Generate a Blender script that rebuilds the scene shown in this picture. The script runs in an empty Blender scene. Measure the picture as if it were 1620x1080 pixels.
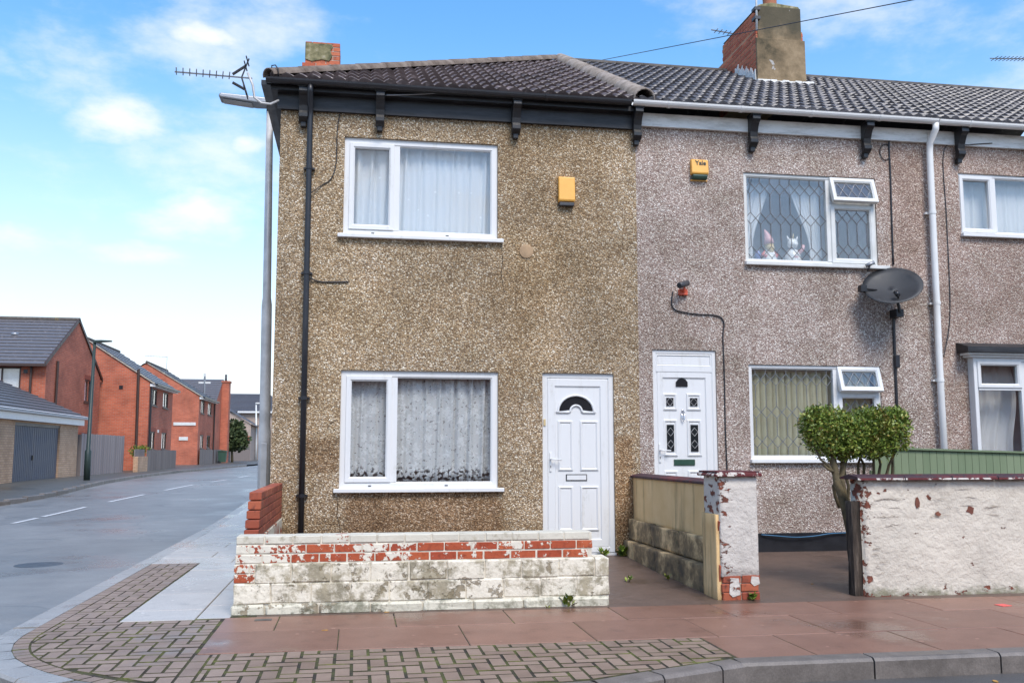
import bpy, bmesh, math, random
from mathutils import Vector, Matrix
R = math.radians
rnd = random.Random(7)
sc = bpy.context.scene
col = sc.collection

# ------------------------------------------------------------------ camera
cam_d = bpy.data.cameras.new("camera"); cam = bpy.data.objects.new("camera", cam_d); col.objects.link(cam)
cam.location = (0.942, -11.0, 1.3); cam.rotation_euler = (R(96.67), 0, R(-9.46))
cam_d.sensor_width = 36; cam_d.lens = 1480 / 1620 * 36; cam_d.clip_start = 0.1; cam_d.clip_end = 3000
sc.camera = cam
# ------------------------------------------------------------------ sky
SUN_EL, SUN_AZ = 52, 168          # azimuth clockwise from +Y: the veiled sun stands behind the camera
SKY_STRENGTH = 0.1
world = bpy.data.worlds.new("World"); sc.world = world; world.use_nodes = True
def build_sky():
    nt = world.node_tree; N = nt.nodes; L = nt.links; N.clear()
    def n(t, **k):
        o = N.new(t)
        for a, b in k.items(): setattr(o, a, b)
        return o
    def m(op, a, b=None, c=None, clamp=False):
        o = n('ShaderNodeMath', operation=op, use_clamp=clamp)
        for i, v in enumerate((a, b, c)):
            if v is None: continue
            if isinstance(v, (int, float)): o.inputs[i].default_value = v
            else: L.new(v, o.inputs[i])
        return o.outputs[0]
    def sstep(v, a, b):
        o = n('ShaderNodeMapRange', interpolation_type='SMOOTHSTEP'); L.new(v, o.inputs[0])
        o.inputs[1].default_value = a; o.inputs[2].default_value = b; return o.outputs[0]
    sky = n('ShaderNodeTexSky', sky_type='NISHITA'); sky.sun_disc = False
    sky.sun_elevation = R(SUN_EL); sky.sun_rotation = R(SUN_AZ); sky.air_density = 1.0; sky.dust_density = 0.6; sky.ozone_density = 2.0
    hs = n('ShaderNodeHueSaturation'); L.new(sky.outputs[0], hs.inputs['Color']); hs.inputs['Saturation'].default_value = 1.25; hs.inputs['Value'].default_value = 2.0; hs.inputs['Hue'].default_value = 0.495
    tc = n('ShaderNodeTexCoord'); d = tc.outputs['Generated']
    sep = n('ShaderNodeSeparateXYZ'); L.new(d, sep.inputs[0]); el = sep.outputs[2]
    noise = n('ShaderNodeTexNoise'); noise.inputs['Scale'].default_value = 9; noise.inputs['Detail'].default_value = 7; noise.inputs['Roughness'].default_value = .58
    st = n('ShaderNodeVectorMath', operation='MULTIPLY'); L.new(d, st.inputs[0]); st.inputs[1].default_value = (1, 1, 2.1); L.new(st.outputs[0], noise.inputs['Vector'])
    nf = noise.outputs['Fac']
    # thin wisps over the whole sky
    n2 = n('ShaderNodeTexNoise'); n2.inputs['Scale'].default_value = 3.3; n2.inputs['Detail'].default_value = 8; n2.inputs['Roughness'].default_value = .6
    L.new(st.outputs[0], n2.inputs['Vector'])
    wisp = m('MULTIPLY', sstep(n2.outputs['Fac'], .50, .72), .75)
    # a few fair-weather clouds: direction, half width, half height
    mask = None
    for (x, y, z, sx, sz) in CLOUDS:
        v = n('ShaderNodeVectorMath', operation='SUBTRACT'); L.new(d, v.inputs[0]); v.inputs[1].default_value = (x, y, z)
        s = n('ShaderNodeVectorMath', operation='DIVIDE'); L.new(v.outputs[0], s.inputs[0]); s.inputs[1].default_value = (sx, sx * 2, sz)
        ln = n('ShaderNodeVectorMath', operation='LENGTH'); L.new(s.outputs[0], ln.inputs[0])
        q = m('SUBTRACT', 1.0, ln.outputs['Value'])
        mask = q if mask is None else m('MAXIMUM', mask, q)
    mask = m('ADD', mask, m('MULTIPLY', m('SUBTRACT', nf, .5), 3.2))
    mask = sstep(mask, -.05, 1.25)
    cm = m('MAXIMUM', mask, wisp)
    haze = m('POWER', m('SUBTRACT', 1.0, sstep(el, -.06, .46)), 1.22)
    c1 = n('ShaderNodeMixRGB'); L.new(haze, c1.inputs[0]); L.new(hs.outputs[0], c1.inputs[1]); c1.inputs[2].default_value = (7.35, 7.5, 7.8, 1)
    c2 = n('ShaderNodeMixRGB'); L.new(m('MULTIPLY', cm, .9), c2.inputs[0]); L.new(c1.outputs[0], c2.inputs[1]); c2.inputs[2].default_value = (7.7, 7.75, 7.9, 1)
    bg = n('ShaderNodeBackground'); L.new(c2.outputs[0], bg.inputs[0]); bg.inputs[1].default_value = SKY_STRENGTH
    out = n('ShaderNodeOutputWorld'); L.new(bg.outputs[0], out.inputs[0])
def direction(az, el): return (math.sin(R(az)) * math.cos(R(el)), math.cos(R(az)) * math.cos(R(el)), math.sin(R(el)))
CLOUDS = [(*direction(az, el), w, h) for az, el, w, h in (
    (-18.6, 20.3, .070, .032), (-14.3, 18.6, .058, .028), (-9.7, 23.6, .060, .020), (-9.0, 13.9, .066, .032), (-7.0, 17.9, .034, .02),
    (-18.8, 11.6, .05, .020), (-12.6, 10.9, .055, .014), (-21, 3.5, .12, .03), (-15, 27, .08, .02),
    (-45, 18, .10, .05), (55, 16, .12, .06), (85, 24, .14, .06), (120, 18, .13, .06), (160, 26, .15, .07), (-75, 22, .12, .06), (-110, 15, .13, .06), (-150, 24, .14, .07), (200, 40, .2, .1), (182, 17, .2, .07), (168, 22, .16, .06), (196, 24, .16, .06), (208, 15, .14, .05), (-60, 50, .2, .1), (70, 50, .2, .1), (0, 60, .2, .1))]
build_sky()
sun_d = bpy.data.lights.new("sun", 'SUN'); sun = bpy.data.objects.new("sun", sun_d); col.objects.link(sun)
sun_d.energy = 2.4; sun_d.angle = R(24); sun_d.color = (1, .935, .85)
sun.rotation_euler = (R(90 - SUN_EL), 0, R(180 - SUN_AZ)); sun.location = (-6, -14, 14)
vs = sc.view_settings; vs.view_transform = 'Standard'; vs.look = 'None'; vs.gamma = 1; vs.use_curve_mapping = False; vs.exposure = 0.55

# ------------------------------------------------------------------ material kit
MATS = {}
class NB:
    def __init__(s, name):
        s.m = bpy.data.materials.new(name); s.m.use_nodes = True; s.nt = s.m.node_tree; s.N = s.nt.nodes; s.L = s.nt.links
        s.N.clear(); s.out = s.N.new('ShaderNodeOutputMaterial'); s.p = s.N.new('ShaderNodeBsdfPrincipled'); s.L.new(s.p.outputs[0], s.out.inputs[0])
        g = s.N.new('ShaderNodeNewGeometry'); s.pos = g.outputs['Position']; s.geo = g
        MATS[name] = s.m
    def n(s, t, **k):
        o = s.N.new(t)
        for a, b in k.items(): setattr(o, a, b)
        return o
    def set(s, inp, v):
        i = s.p.inputs[inp]
        if hasattr(v, 'links'): s.L.new(v, i)
        elif isinstance(v, tuple) and len(v) == 3: i.default_value = (*v, 1)
        else: i.default_value = v
    def scale(s, v, k):
        o = s.n('ShaderNodeVectorMath', operation='MULTIPLY'); s.L.new(v, o.inputs[0]); o.inputs[1].default_value = k; return o.outputs[0]
    def noise(s, sc_, det=4, rough=.55, vec=None, off=None):
        o = s.n('ShaderNodeTexNoise'); o.inputs['Scale'].default_value = sc_; o.inputs['Detail'].default_value = det; o.inputs['Roughness'].default_value = rough
        v = vec or s.pos
        if off:
            a = s.n('ShaderNodeVectorMath', operation='ADD'); s.L.new(v, a.inputs[0]); a.inputs[1].default_value = off; v = a.outputs[0]
        s.L.new(v, o.inputs['Vector']); return o.outputs['Fac']
    def voro(s, sc_, feat='F1', vec=None):
        o = s.n('ShaderNodeTexVoronoi', feature=feat); o.inputs['Scale'].default_value = sc_; s.L.new(vec or s.pos, o.inputs['Vector']); return o
    def ramp(s, fac, stops, interp='LINEAR'):
        o = s.n('ShaderNodeValToRGB'); o.color_ramp.interpolation = interp; e = o.color_ramp.elements
        while len(e) < len(stops): e.new(.5)
        for i, (p, c) in enumerate(stops):
            e[i].position = p; e[i].color = (*c, 1) if isinstance(c, tuple) else (c, c, c, 1)
        s.L.new(fac, o.inputs[0]); return o.outputs[0]
    def mix(s, f, a, b, mode='MIX'):
        o = s.n('ShaderNodeMixRGB', blend_type=mode)
        for i, v in ((0, f), (1, a), (2, b)):
            if hasattr(v, 'links'): s.L.new(v, o.inputs[i])
            elif isinstance(v, tuple): o.inputs[i].default_value = (*v, 1)
            else: o.inputs[i].default_value = v if i == 0 else (v, v, v, 1)
        return o.outputs[0]
    def math(s, op, a, b=0.0, clamp=False):
        o = s.n('ShaderNodeMath', operation=op, use_clamp=clamp)
        for i, v in ((0, a), (1, b)):
            if hasattr(v, 'links'): s.L.new(v, o.inputs[i])
            else: o.inputs[i].default_value = v
        return o.outputs[0]
    def rng(s, v, a, b, lo=0.0, hi=1.0):
        o = s.n('ShaderNodeMapRange', interpolation_type='SMOOTHSTEP'); s.L.new(v, o.inputs[0])
        for i, q in enumerate((a, b, lo, hi)): o.inputs[i + 1].default_value = q
        return o.outputs[0]
    def xyz(s, v=None):
        o = s.n('ShaderNodeSeparateXYZ'); s.L.new(v or s.pos, o.inputs[0]); return o.outputs
    def bump(s, h, strength=.3, dist=.01):
        o = s.n('ShaderNodeBump'); o.inputs['Strength'].default_value = strength; o.inputs['Distance'].default_value = dist
        s.L.new(h, o.inputs['Height']); s.L.new(o.outputs[0], s.p.inputs['Normal'])
    def rand(s):
        return s.n('ShaderNodeObjectInfo').outputs['Random']
def soft_box(b, cx, cz, hx, hz_, wob=.12, edge=.06):
    """mask of a stain with a ragged rectangular outline on a wall (world x, z)"""
    X = b.xyz(); w = b.math('MULTIPLY', b.math('SUBTRACT', b.noise(5, 5), .5), wob * 2)
    dx = b.math('SUBTRACT', b.math('ABSOLUTE', b.math('SUBTRACT', X[0], cx)), hx)
    dz = b.math('SUBTRACT', b.math('ABSOLUTE', b.math('SUBTRACT', X[2], cz)), hz_)
    return b.rng(b.math('ADD', b.math('MAXIMUM', dx, dz), w), edge, -edge)
def simple(name, c, rough=.5, metal=0.0, var=.12, bscale=0, bstr=.2, spec=.5, vscale=6):
    b = NB(name); f = b.noise(vscale, 5)
    lo = tuple(x * (1 - var) for x in c); hi = tuple(min(1, x * (1 + var)) for x in c)
    b.set('Base Color', b.ramp(f, [(.3, lo), (.7, hi)])); b.set('Roughness', b.rng(f, .3, .7, max(.02, rough - .06), min(1, rough + .06))); b.set('Metallic', metal)
    b.set('Specular IOR Level', spec)
    if bscale: b.bump(b.noise(bscale, 4), bstr, .01)
    return b.m
def pebbledash(name, stones, gap, scale=46, stains=()):
    b = NB(name)
    v = b.voro(scale); cr = b.xyz(v.outputs['Color'])
    base = b.ramp(cr[0], stones)
    v2 = b.voro(scale * 1.9); c2 = b.xyz(v2.outputs['Color'])
    base = b.mix(b.rng(c2[1], .55, .57), base, b.ramp(c2[0], stones))
    dist = v.outputs['Distance']
    col_ = b.mix(b.math('MULTIPLY', b.rng(dist, .46, .74), .75), base, gap)
    big = b.noise(.55, 5, .6); med = b.noise(2.3, 5, .6, off=(3, 1, 7))
    col_ = b.mix(1.0, col_, b.ramp(big, [(.30, (.72, .67, .60)), (.48, (.98, .96, .92)), (.66, (1.20, 1.18, 1.15))]), 'MULTIPLY')
    col_ = b.mix(1.0, col_, b.ramp(med, [(.30, (.80, .78, .72)), (.55, (1.02, 1.02, 1.0)), (.75, (1.12, 1.10, 1.08))]), 'MULTIPLY')
    for kind, c, amt, args in stains:
        if kind == 'box': mk = soft_box(b, *args)
        elif kind == 'run':           # vertical streaks
            s = b.scale(b.pos, (7, 7, .5)); mk = b.rng(b.noise(1.0, 5, .6, vec=s), .52, .72)
        elif kind == 'base':          # damp rising from the ground with a ragged upper line
            Z = b.xyz()[2]; mk = b.rng(b.math('ADD', Z, b.math('MULTIPLY', b.noise(2.2, 6, .65), 1.3)), 1.35, .85)
        col_ = b.mix(b.math('MULTIPLY', mk, amt), col_, b.mix(1.0, col_, c, 'MULTIPLY'))
    b.set('Base Color', col_); b.set('Roughness', .62); b.set('Specular IOR Level', .35)
    h = b.math('ADD', b.rng(dist, .70, .05), b.math('MULTIPLY', b.rng(v2.outputs['Distance'], .7, .1), .5))
    b.bump(h, .75, .012); return b.m
pebbledash('pebbledash_brown', [(0, (.12, .076, .044)), (.22, (.31, .210, .122)), (.45, (.47, .355, .232)), (.62, (.40, .267, .15)), (.80, (.63, .525, .395)), (1, (.87, .82, .74))], (.155, .105, .062), 54,
    [('run', (.70, .64, .52), .45, ()), ('base', (.62, .55, .43), .75, ()),
     ('box', (.62, .52, .42), .8, (.52, 1.25, .22, .20, .05, .03)), ('box', (.70, .55, .44), .7, (1.75, .58, .9, .26, .12, .06)), ('box', (1.35, 1.3, 1.2), .55, (3.0, 3.0, .35, .9, .3, .25)),
     ('box', (.70, .62, .48), .45, (3.3, 4.2, .7, 1.1, .5, .3)), ('box', (1.22, 1.20, 1.14), .5, (.6, 3.1, .3, 1.6, .4, .3)), ('box', (1.25, 1.22, 1.15), .5, (1.5, 2.9, .9, .35, .3, .25)), ('box', (.74, .58, .42), .8, (4.15, .7, .12, .75, .1, .05))])
pebbledash('pebbledash_pink', [(0, (.14, .085, .07)), (.20, (.35, .265, .235)), (.45, (.51, .43, .40)), (.62, (.38, .285, .25)), (.80, (.65, .585, .555)), (1, (.86, .82, .79))], (.22, .155, .135), 56,
    [('run', (.86, .78, .74), .35, ()), ('box', (.80, .62, .52), .5, (8.05, 4.4, .3, .9, .3, .2))])
pebbledash('pebbledash_third', [(0, (.17, .095, .075)), (.22, (.37, .26, .22)), (.48, (.51, .41, .37)), (.64, (.38, .26, .22)), (.82, (.62, .54, .50)), (1, (.80, .74, .70))], (.22, .15, .13), 56,
    [('run', (.80, .70, .66), .4, ())])
b = NB('upvc'); k = b.noise(2.6, 7, .65, vec=b.scale(b.pos, (5, 5, .7))); k2 = b.noise(18, 6, .7); b.set('Base Color', b.mix(b.math('MULTIPLY', b.rng(k, .50, .74), b.rng(k2, .35, .7)), (.71, .71, .71), (.56, .55, .52))); b.set('Roughness', b.rng(k2, .3, .7, .28, .44))
b = NB('upvc_old'); f = b.noise(4, 6); b.set('Base Color', b.ramp(f, [(.3, (.58, .58, .55)), (.6, (.69, .69, .67))])); b.set('Roughness', .36)
simple('white_gutter', (.76, .755, .74), .35, var=.06, vscale=5)
b = NB('white_fascia'); f = b.noise(3, 7, .7, vec=b.scale(b.pos, (1, 1, 5))); b.set('Base Color', b.ramp(f, [(.35, (.56, .54, .50)), (.55, (.80, .79, .76))])); b.set('Roughness', .5)
b = NB('black_fascia'); f = b.noise(3.5, 7, .7, vec=b.scale(b.pos, (.6, 1, 4))); b.set('Base Color', b.ramp(f, [(.45, (.012, .012, .014)), (.68, (.035, .035, .04)), (.80, (.14, .14, .145))])); b.set('Roughness', .5); b.bump(f, .2, .01)
simple('black_plastic', (.018, .019, .024), .38, var=.2)
simple('black_iron', (.014, .014, .016), .42, var=.3, bscale=30)
simple('dark_metal', (.05, .05, .055), .45, var=.2)
simple('dish_mesh', (.028, .03, .034), .55, var=.2); simple('grey_metal', (.30, .31, .33), .45, metal=.7, var=.15, vscale=9)
simple('galvanised', (.50, .49, .485), .45, metal=.15, var=.2, vscale=5)
simple('green_paint_metal', (.018, .034, .030), .5, var=.2)
simple('lead', (.16, .165, .18), .5, metal=.3)
simple('chrome', (.6, .6, .62), .2, metal=1)
def tiles(name, lo, hi, lichen=.72):
    b = NB(name); r = b.rand(); f = b.noise(9, 5)
    c = b.mix(r, lo, hi); c = b.mix(b.rng(f, .55, .75), c, tuple(min(1, x * 1.6 + .03) for x in hi))
    l = b.noise(6, 6, .7, off=(4, 4, 4)); c = b.mix(b.rng(l, lichen, lichen + .03), c, (.42, .40, .34))
    b.set('Base Color', c); b.set('Roughness', b.rng(f, .3, .7, .28, .46)); b.set('Specular IOR Level', .7); b.bump(b.noise(70, 3), .15, .004); return b.m
tiles('tile_brown', (.065, .047, .045), (.15, .112, .108), .69); tiles('tile_black', (.05, .047, .052), (.105, .098, .106), .69); tiles('tile_far', (.07, .065, .07), (.13, .12, .125))
b = NB('ridge'); f = b.noise(7, 7, .65); b.set('Base Color', b.ramp(f, [(.3, (.14, .11, .085)), (.5, (.27, .225, .19)), (.72, (.40, .34, .30))])); b.set('Roughness', .8); b.bump(b.noise(40, 4), .3, .006)
b = NB('ridge_hip'); f = b.noise(7, 7, .65); b.set('Base Color', b.ramp(f, [(.3, (.085, .06, .045)), (.5, (.17, .13, .105)), (.72, (.27, .22, .18))])); b.set('Roughness', .85); b.bump(b.noise(40, 4), .3, .006)
b = NB('ridge_dark'); f = b.noise(6, 7, .65); l = b.noise(2.2, 6, .7, off=(9, 2, 1)); b.set('Base Color', b.mix(b.rng(l, .60, .66), b.ramp(f, [(.3, (.06, .05, .045)), (.7, (.14, .12, .10))]), (.42, .27, .03))); b.set('Roughness', .8)
def brick(name, lo, hi, dark=(.10, .03, .02)):
    b = NB(name); r = b.rand(); f = b.noise(14, 5)
    c = b.mix(r, lo, hi); c = b.mix(b.rng(f, .52, .75), c, dark); b.set('Base Color', c); b.set('Roughness', .78); b.bump(b.noise(60, 4), .35, .006); return b.m
brick('brick_red', (.34, .055, .022), (.42, .085, .032)); brick('brick_wall_new', (.27, .058, .03), (.40, .105, .048)); brick('brick_chimney', (.38, .075, .032), (.56, .16, .075), (.17, .06, .04))
simple('mortar', (.42, .38, .32), .9, var=.2, bscale=40); simple('mortar_painted', (.62, .57, .47), .85, var=.25, bscale=40, vscale=14); simple('mortar_dark', (.17, .15, .125), .9, var=.25, bscale=40); simple('mortar_buff', (.40, .27, .16), .9, var=.25, bscale=40)
def flaking(name, under, paint, cover, sc_=9, grime=None, grime_at=(.55, .66), bs=.5):
    """old paint flaking off what is under it; cover 0..1 = how much paint is left"""
    b = NB(name); r = b.rand()
    v = b.n('ShaderNodeVectorMath', operation='ADD'); b.L.new(b.pos, v.inputs[0]); v.inputs[1].default_value = (1.7, .3, .9)
    n1 = b.noise(sc_, 8, .66, vec=v.outputs[0]); n2 = b.noise(sc_ * .16, 3, .5)
    k = b.math('ADD', b.math('MULTIPLY', n1, .62), b.math('MULTIPLY', n2, .38))
    t = .5 + (cover - .5) * .42
    mk = b.rng(k, t - .012, t + .012, 1, 0)
    u = b.mix(r, under[0], under[1]); u = b.mix(b.rng(b.noise(22, 4), .45, .8), u, tuple(x * .6 for x in under[0]))
    p = b.ramp(b.noise(5, 6), [(.3, tuple(x * .86 for x in paint)), (.7, paint)])
    c = b.mix(mk, u, p)
    if grime:
        g = b.noise(15, 8, .7, off=(2, 5, 1)); g2 = b.noise(2.4, 4, .6, off=(7, 1, 3)); gg = b.math('ADD', b.math('MULTIPLY', g, .5), b.math('MULTIPLY', g2, .5))
        gc = b.ramp(b.noise(7, 5, off=(1, 8, 2)), [(.35, grime[0]), (.6, grime[1])]); c = b.mix(b.math('MULTIPLY', b.rng(gg, *grime_at), .78), c, gc)
    b.set('Base Color', c); b.set('Roughness', .75)
    b.bump(b.math('ADD', b.math('MULTIPLY', mk, .6), b.noise(38, 5)), bs, .008); return b.m
CREAM = (.74, .69, .58); REDB = ((.34, .056, .02), (.44, .10, .034)); STONE = ((.30, .25, .17), (.36, .30, .22)); MOSS = ((.12, .098, .045), (.30, .25, .15))
flaking('paint_coping', REDB, (.64, .60, .50), .76, 12, ((.22, .18, .10), (.36, .31, .21)), (.55, .66)); flaking('paint_brick', REDB, CREAM, .42, 17); flaking('paint_block', STONE, (.80, .74, .61), .70, 12, MOSS, (.45, .57), .9); flaking('paint_foot', STONE, (.66, .62, .50), .62, 9, ((.05, .055, .028), (.16, .15, .09)), (.46, .60), .8)
flaking('paint_return', REDB, (.70, .64, .50), .6, 9, MOSS, (.6, .7))
flaking('paint_coping_dark', ((.10, .018, .022), (.13, .022, .025)), (.05, .022, .03), .55, 11); 
flaking('coping_edge', ((.12, .02, .022), (.16, .03, .03)), (.72, .66, .60), .46, 12)
def render_wall(name, c, edge_x, foot, moss=None, few=.0):
    b = NB(name); n1 = b.noise(24, 7, .7); n2 = b.noise(2.0, 5); X = b.xyz()
    cc = b.ramp(n2, [(.3, tuple(x * .86 for x in c)), (.7, c)])
    s = b.scale(b.pos, (1, 1, .25)); cc = b.mix(b.math('MULTIPLY', b.rng(b.noise(4, 6, .65, vec=s), .52, .72), .35), cc, tuple(x * .58 for x in c))
    if moss:
        mk = b.rng(b.math('ADD', X[2], b.math('MULTIPLY', b.noise(7, 6, .7), .34)), .27, .15); cc = b.mix(b.math('MULTIPLY', mk, .8), cc, moss)
    near = b.math('ADD', b.math('MULTIPLY', b.rng(X[0], edge_x + .13, edge_x), .145), b.math('MULTIPLY', b.rng(X[2], foot, 0.0), .13))
    near = b.math('ADD', near, b.math('MULTIPLY', b.math('MULTIPLY', b.rng(X[0], edge_x + 1.3, edge_x + .2), b.rng(X[2], .55, .8)), few))
    fl = b.math('ADD', b.noise(9, 7, .62, vec=b.scale(b.pos, (1, 1, 1.5)), off=(3.1, 0, 2.2)), near)
    bare = b.rng(fl, .685, .70); under = b.ramp(b.noise(12, 4), [(.35, (.10, .035, .022)), (.6, (.24, .075, .045))]); cc = b.mix(bare, cc, under)
    lip = b.math('MULTIPLY', b.rng(fl, .655, .685), b.math('SUBTRACT', 1.0, bare)); cc = b.mix(b.math('MULTIPLY', lip, .35), cc, tuple(x * .7 for x in c))
    b.set('Base Color', cc); b.set('Roughness', .85)
    h = b.math('ADD', n1, b.math('MULTIPLY', b.noise(9, 5), 1.6)); b.bump(b.math('SUBTRACT', h, b.math('MULTIPLY', bare, 1.6)), .8, .02); return b.m
render_wall('render_white', (.69, .625, .53), 5.49, .12, (.15, .14, .07), .06); render_wall('render_pier', (.66, .61, .55), 4.135, .42)
b = NB('render_cream'); s = b.scale(b.pos, (1, 3.2, .22)); st_ = b.noise(3.0, 6, .65, vec=s); c = b.ramp(b.noise(3, 5), [(.3, (.64, .43, .20)), (.7, (.76, .55, .29))])
c = b.mix(b.math('MULTIPLY', b.rng(st_, .50, .70), .85), c, (.27, .185, .085)); b.set('Base Color', c); b.set('Roughness', .85); b.bump(b.noise(30, 5), .3, .008)
b = NB('render_cream_foot'); k = b.noise(2.6, 7, .68); c = b.ramp(k, [(.36, (.085, .066, .042)), (.49, (.25, .175, .09)), (.60, (.68, .49, .26))]); c = b.mix(b.rng(b.noise(5, 6, .7, off=(3, 3, 3)), .62, .68), c, (.05, .07, .02)); b.set('Base Color', c); b.set('Roughness', .85); b.bump(b.noise(22, 6), .5, .012)
b = NB('chimney_render'); k = b.noise(2.2, 7, .66); Zc = b.xyz()[2]; c = b.ramp(k, [(.32, (.07, .055, .03)), (.48, (.21, .15, .085)), (.66, (.36, .265, .16))])
c = b.mix(b.math('MULTIPLY', b.rng(b.math('ADD', Zc, b.math('MULTIPLY', b.noise(3, 6, .7, off=(1, 2, 3)), .9)), 8.45, 8.85), .85), c, (.06, .055, .035)); c = b.mix(b.rng(b.noise(4, 5, .6, off=(5, 5, 5)), .66, .70), c, (.42, .40, .38)); b.set('Base Color', c); b.set('Roughness', .9); b.bump(b.noise(25, 5), .3, .01)
b = NB('moss_cap'); k = b.noise(9, 6); b.set('Base Color', b.ramp(k, [(.35, (.10, .10, .05)), (.55, (.24, .21, .11)), (.7, (.38, .34, .24))])); b.set('Roughness', .95); b.bump(k, .6, .02)
def wet(name, cols, r0, r1, pud=(.5, .62), sc_=1.2, grain=60, coat=0.0, bs=.12, spec=.5, gum=False, patch=False):
    b = NB(name); n1 = b.noise(sc_, 5, .6); n2 = b.noise(grain, 4, .7); n3 = b.noise(sc_ * 5, 5, .6, off=(3, 9, 1)); r = b.rand()
    c = b.ramp(n3, [(.3, cols[0]), (.7, cols[1])]); c = b.mix(.5, c, b.ramp(r, [(0, cols[0]), (1, cols[1])]))
    c = b.mix(1.0, c, b.ramp(n2, [(.3, .78), (.7, 1.2)]), 'MULTIPLY')
    if gum:      # old chewing gum, grit and lichen spots
        gv = b.voro(7.0); gs = b.xyz(gv.outputs['Color']); c = b.mix(b.math('MULTIPLY', b.math('MULTIPLY', b.rng(gv.outputs['Distance'], .12, .09), b.rng(gs[0], .60, .62)), .55), c, tuple(min(1, x * 1.7 + .05) for x in cols[1]))
        c = b.mix(b.math('MULTIPLY', b.rng(b.noise(3.5, 7, .7, off=(5, 2, 2)), .54, .68), .4), c, tuple(x * .5 for x in cols[0]))
    if patch:    # reinstated trenches and crazed joints in old tarmac
        wp = b.n('ShaderNodeVectorMath', operation='ADD'); nz = b.n('ShaderNodeTexNoise'); nz.inputs['Scale'].default_value = .9; b.L.new(b.pos, nz.inputs['Vector']); b.L.new(b.scale(nz.outputs['Color'], (1.2, 1.2, 0)), wp.inputs[1]); b.L.new(b.pos, wp.inputs[0])
        pv_ = b.voro(.30, vec=wp.outputs[0]); ps = b.xyz(pv_.outputs['Color']); c = b.mix(1.0, c, b.ramp(ps[0], [(0, .86), (1, 1.12)]), 'MULTIPLY')
        ed = b.voro(.30, 'DISTANCE_TO_EDGE', vec=wp.outputs[0]); c = b.mix(b.math('MULTIPLY', b.rng(ed.outputs['Distance'], .008, .003), .30), c, tuple(x * .3 for x in cols[0]))
    w = b.rng(n1, *pud); c = b.mix(b.math('MULTIPLY', w, .45), c, tuple(x * .55 for x in cols[0]))
    b.set('Base Color', c); b.set('Roughness', b.rng(n1, pud[0], pud[1], r1, r0)); b.set('Specular IOR Level', spec)
    b.bump(b.math('ADD', n2, b.math('MULTIPLY', n3, .4)), bs, .006); return b.m
wet('asphalt', ((.145, .139, .133), (.25, .242, .233)), .24, .46, (.46, .66), .42, 90, bs=.14, spec=.55, patch=True)
wet('slab_red', ((.18, .090, .062), (.285, .150, .104)), .18, .44, (.54, .68), .8, 80, bs=.2, gum=True)
wet('slab_pale', ((.36, .33, .305), (.50, .465, .43)), .14, .36, (.46, .62), .9, 80, gum=True)
wet('paver', ((.185, .122, .088), (.325, .232, .175)), .35, .55, (.5, .7), 1.5, 120)
wet('asphalt_dark', ((.060, .056, .054), (.11, .104, .10)), .30, .50, (.40, .60), .55, 90, bs=.3); wet('kerb_stone', ((.10, .086, .075), (.21, .18, .16)), .3, .5, (.5, .7), 2, 90, bs=.3); wet('kerb_pale', ((.25, .235, .22), (.36, .34, .32)), .16, .34, (.46, .62), 1.2, 80)
wet('path', ((.10, .066, .050), (.18, .12, .092)), .28, .52, (.5, .68), 1.3, 70, bs=.35); wet('far_paving', ((.07, .068, .06), (.13, .125, .115)), .3, .5, (.5, .7), .5, 40)
b = NB('joint_moss'); k = b.noise(4.5, 6, .7); b.set('Base Color', b.ramp(k, [(.42, (.035, .028, .020)), (.54, (.07, .068, .022)), (.68, (.14, .155, .03))])); b.set('Roughness', 1.0); b.bump(b.noise(90, 3), .6, .01)
simple('crack_shade', (.24, .19, .15), .95, var=.4, vscale=30); brick('brick_dark', (.15, .05, .032), (.21, .075, .045)); simple('joint_dark', (.022, .018, .015), .95, var=.3); simple('earth', (.09, .075, .05), .95, var=.3, bscale=20); simple('road_paint', (.62, .62, .62), .4, var=.12, vscale=14)
simple('cast_iron', (.035, .035, .04), .35, var=.3, bscale=50)
b = NB('moss_clump'); k = b.noise(60, 4); b.set('Base Color', b.ramp(k, [(.3, (.035, .045, .008)), (.7, (.10, .13, .02))])); b.set('Roughness', 1.0)
# timber
b = NB('rotten_wood'); s = b.scale(b.pos, (14, 14, 1.1)); k = b.noise(2.0, 6, .7, vec=s); b.set('Base Color', b.ramp(k, [(.35, (.012, .010, .008)), (.52, (.06, .045, .035)), (.68, (.18, .145, .115))])); b.set('Roughness', .9); b.bump(k, .9, .03)
def boards(name, lo, hi):
    b = NB(name); s = b.scale(b.pos, (12, 12, .8)); k = b.noise(1.6, 6, .65, vec=s); r = b.rand(); c = b.mix(b.math('ADD', b.math('MULTIPLY', k, .6), b.math('MULTIPLY', r, .4)), lo, hi); b.set('Base Color', c); b.set('Roughness', .8); b.bump(k, .3, .01); return b.m
boards('green_board', (.13, .18, .10), (.24, .29, .18)); boards('grey_board', (.20, .165, .16), (.36, .305, .295)); boards('brown_board', (.13, .105, .10), (.26, .22, .20))
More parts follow.
